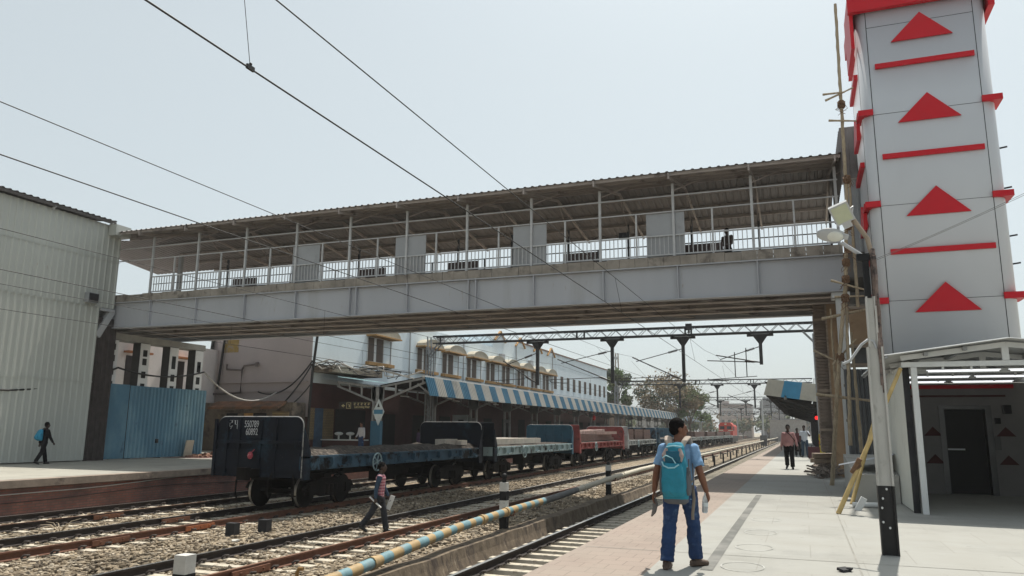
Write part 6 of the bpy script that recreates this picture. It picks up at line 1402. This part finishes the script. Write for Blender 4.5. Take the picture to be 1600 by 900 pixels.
# far lattice footbridge
rt = E('far_footbridge', 'distant grey lattice footbridge crossing the yard beyond the locomotive', 'footbridge', (-16, 262, 0)); mb = MB()
for y in (262, 264):
    for z in (7.0, 8.9): mb.box(-31, -3, y - .1, y + .1, z - .1, z + .1)
    for k in range(28): x = -31 + k; mb.bar((x, y, 7), (x + 1, y, 8.9), .09).bar((x, y, 8.9), (x + 1, y, 7), .09)
mb.box(-31, -3, 262, 264, 6.9, 7.0).build('span', grey_paint, rt)
for x in (-31, -20, -9, -3): MB().box(x - .2, x + .2, 262.5, 262.9, 0, 7).build('column', grey_steel, rt)
for k in range(7):
    pass
rnd = random.Random(77)
fw_ = [M('far_wall_a', (.30, .28, .26), .9), M('far_wall_b', (.40, .33, .30), .9), M('far_wall_c', (.23, .23, .24), .9)]
blab = ['flat roofed grey block far down the line left of the locomotive', 'pale pinkish block in the haze above the locomotive', 'grey block in the haze right of the locomotive', 'low pale shed behind the platform end', 'distant block right of centre above the pink-shirted man', 'farthest hazy block at the end of the platform']
for i, (x, y, wd, h, d) in enumerate(((-52, 300, 22, 8.5, 14), (-26, 330, 13, 12.5, 12), (-10, 320, 11, 13.2, 12), (-4, 236, 10, 5.0, 10), (3, 340, 12, 10.5, 12), (16, 330, 16, 9, 12))):
    rt = E('far_building', blab[i], 'building', (x, y, -1)); MB().box(x - wd / 2, x + wd / 2, y, y + d, -1.2, h).box(x - wd / 2 + 1, x - wd / 2 + 4, y + 2, y + 5, h, h + 1.6).build('wall', fw_[i % 3], rt)
    MB().box(x - wd / 2 - .2, x + wd / 2 + .2, y - .3, y + d, h, h + .25).build('roof', fw_[2], rt)
    for k in range(int(wd / 2.6)):
        for z in range(1, int(h / 3)): MB().box(x - wd / 2 + 1 + k * 2.6, x - wd / 2 + 2.2 + k * 2.6, y - .05, y + .02, z * 3 - 1.2, z * 3 + .3).build('window', dark_concrete, rt)
for i in range(16):
    x = -70 + i * 7.0 + rnd.uniform(-2, 2); y = rnd.uniform(275, 315) if i % 2 else rnd.uniform(235, 270)
    if -17.5 < x < 2 and y < 272: y += 45
    tree('yard_tree', (x, y, -1), rnd.uniform(6.5, 10.5), rnd.uniform(3.5, 5.5), 4, 'grey green tree in the hazy row at the far end of the yard', [lg[0], lg[3], lg[1]], 100 + i, 700, .6, 'hazy trees at the end of the yard', base=1.5)
rt = E('yard_mast', 'slim pale signal mast with a dark box at its foot beyond the locomotive', 'mast', (-6.9, 150, -1))
MB().tube([(-6.9, 150, -1), (-6.9, 150, 7.5)], .16, 10).build('pole', grey_paint, rt); MB().box(-7.5, -6.3, 149.6, 150.4, -1, .9).build('relay_box', dark_concrete, rt)

# ------------------------------------------------------------------ haze: one closed box of air round the whole place
hm_ = bpy.data.materials.new('haze_air'); hm_.use_nodes = True; nt = hm_.node_tree; nt.nodes.remove(nt.nodes['Principled BSDF'])
pv = nt.nodes.new('ShaderNodeVolumePrincipled'); pv.inputs['Color'].default_value = (.92, .93, .93, 1); pv.inputs['Density'].default_value = .00042; pv.inputs['Anisotropy'].default_value = .2
nt.links.new(pv.outputs[0], nt.nodes['Material Output'].inputs['Volume'])
S(MB().box(-940, 940, -120, 1840, -3.2, 22), 'haze', hm_, None, 'stuff')['label'] = 'thin pale dusty haze over the whole station yard'
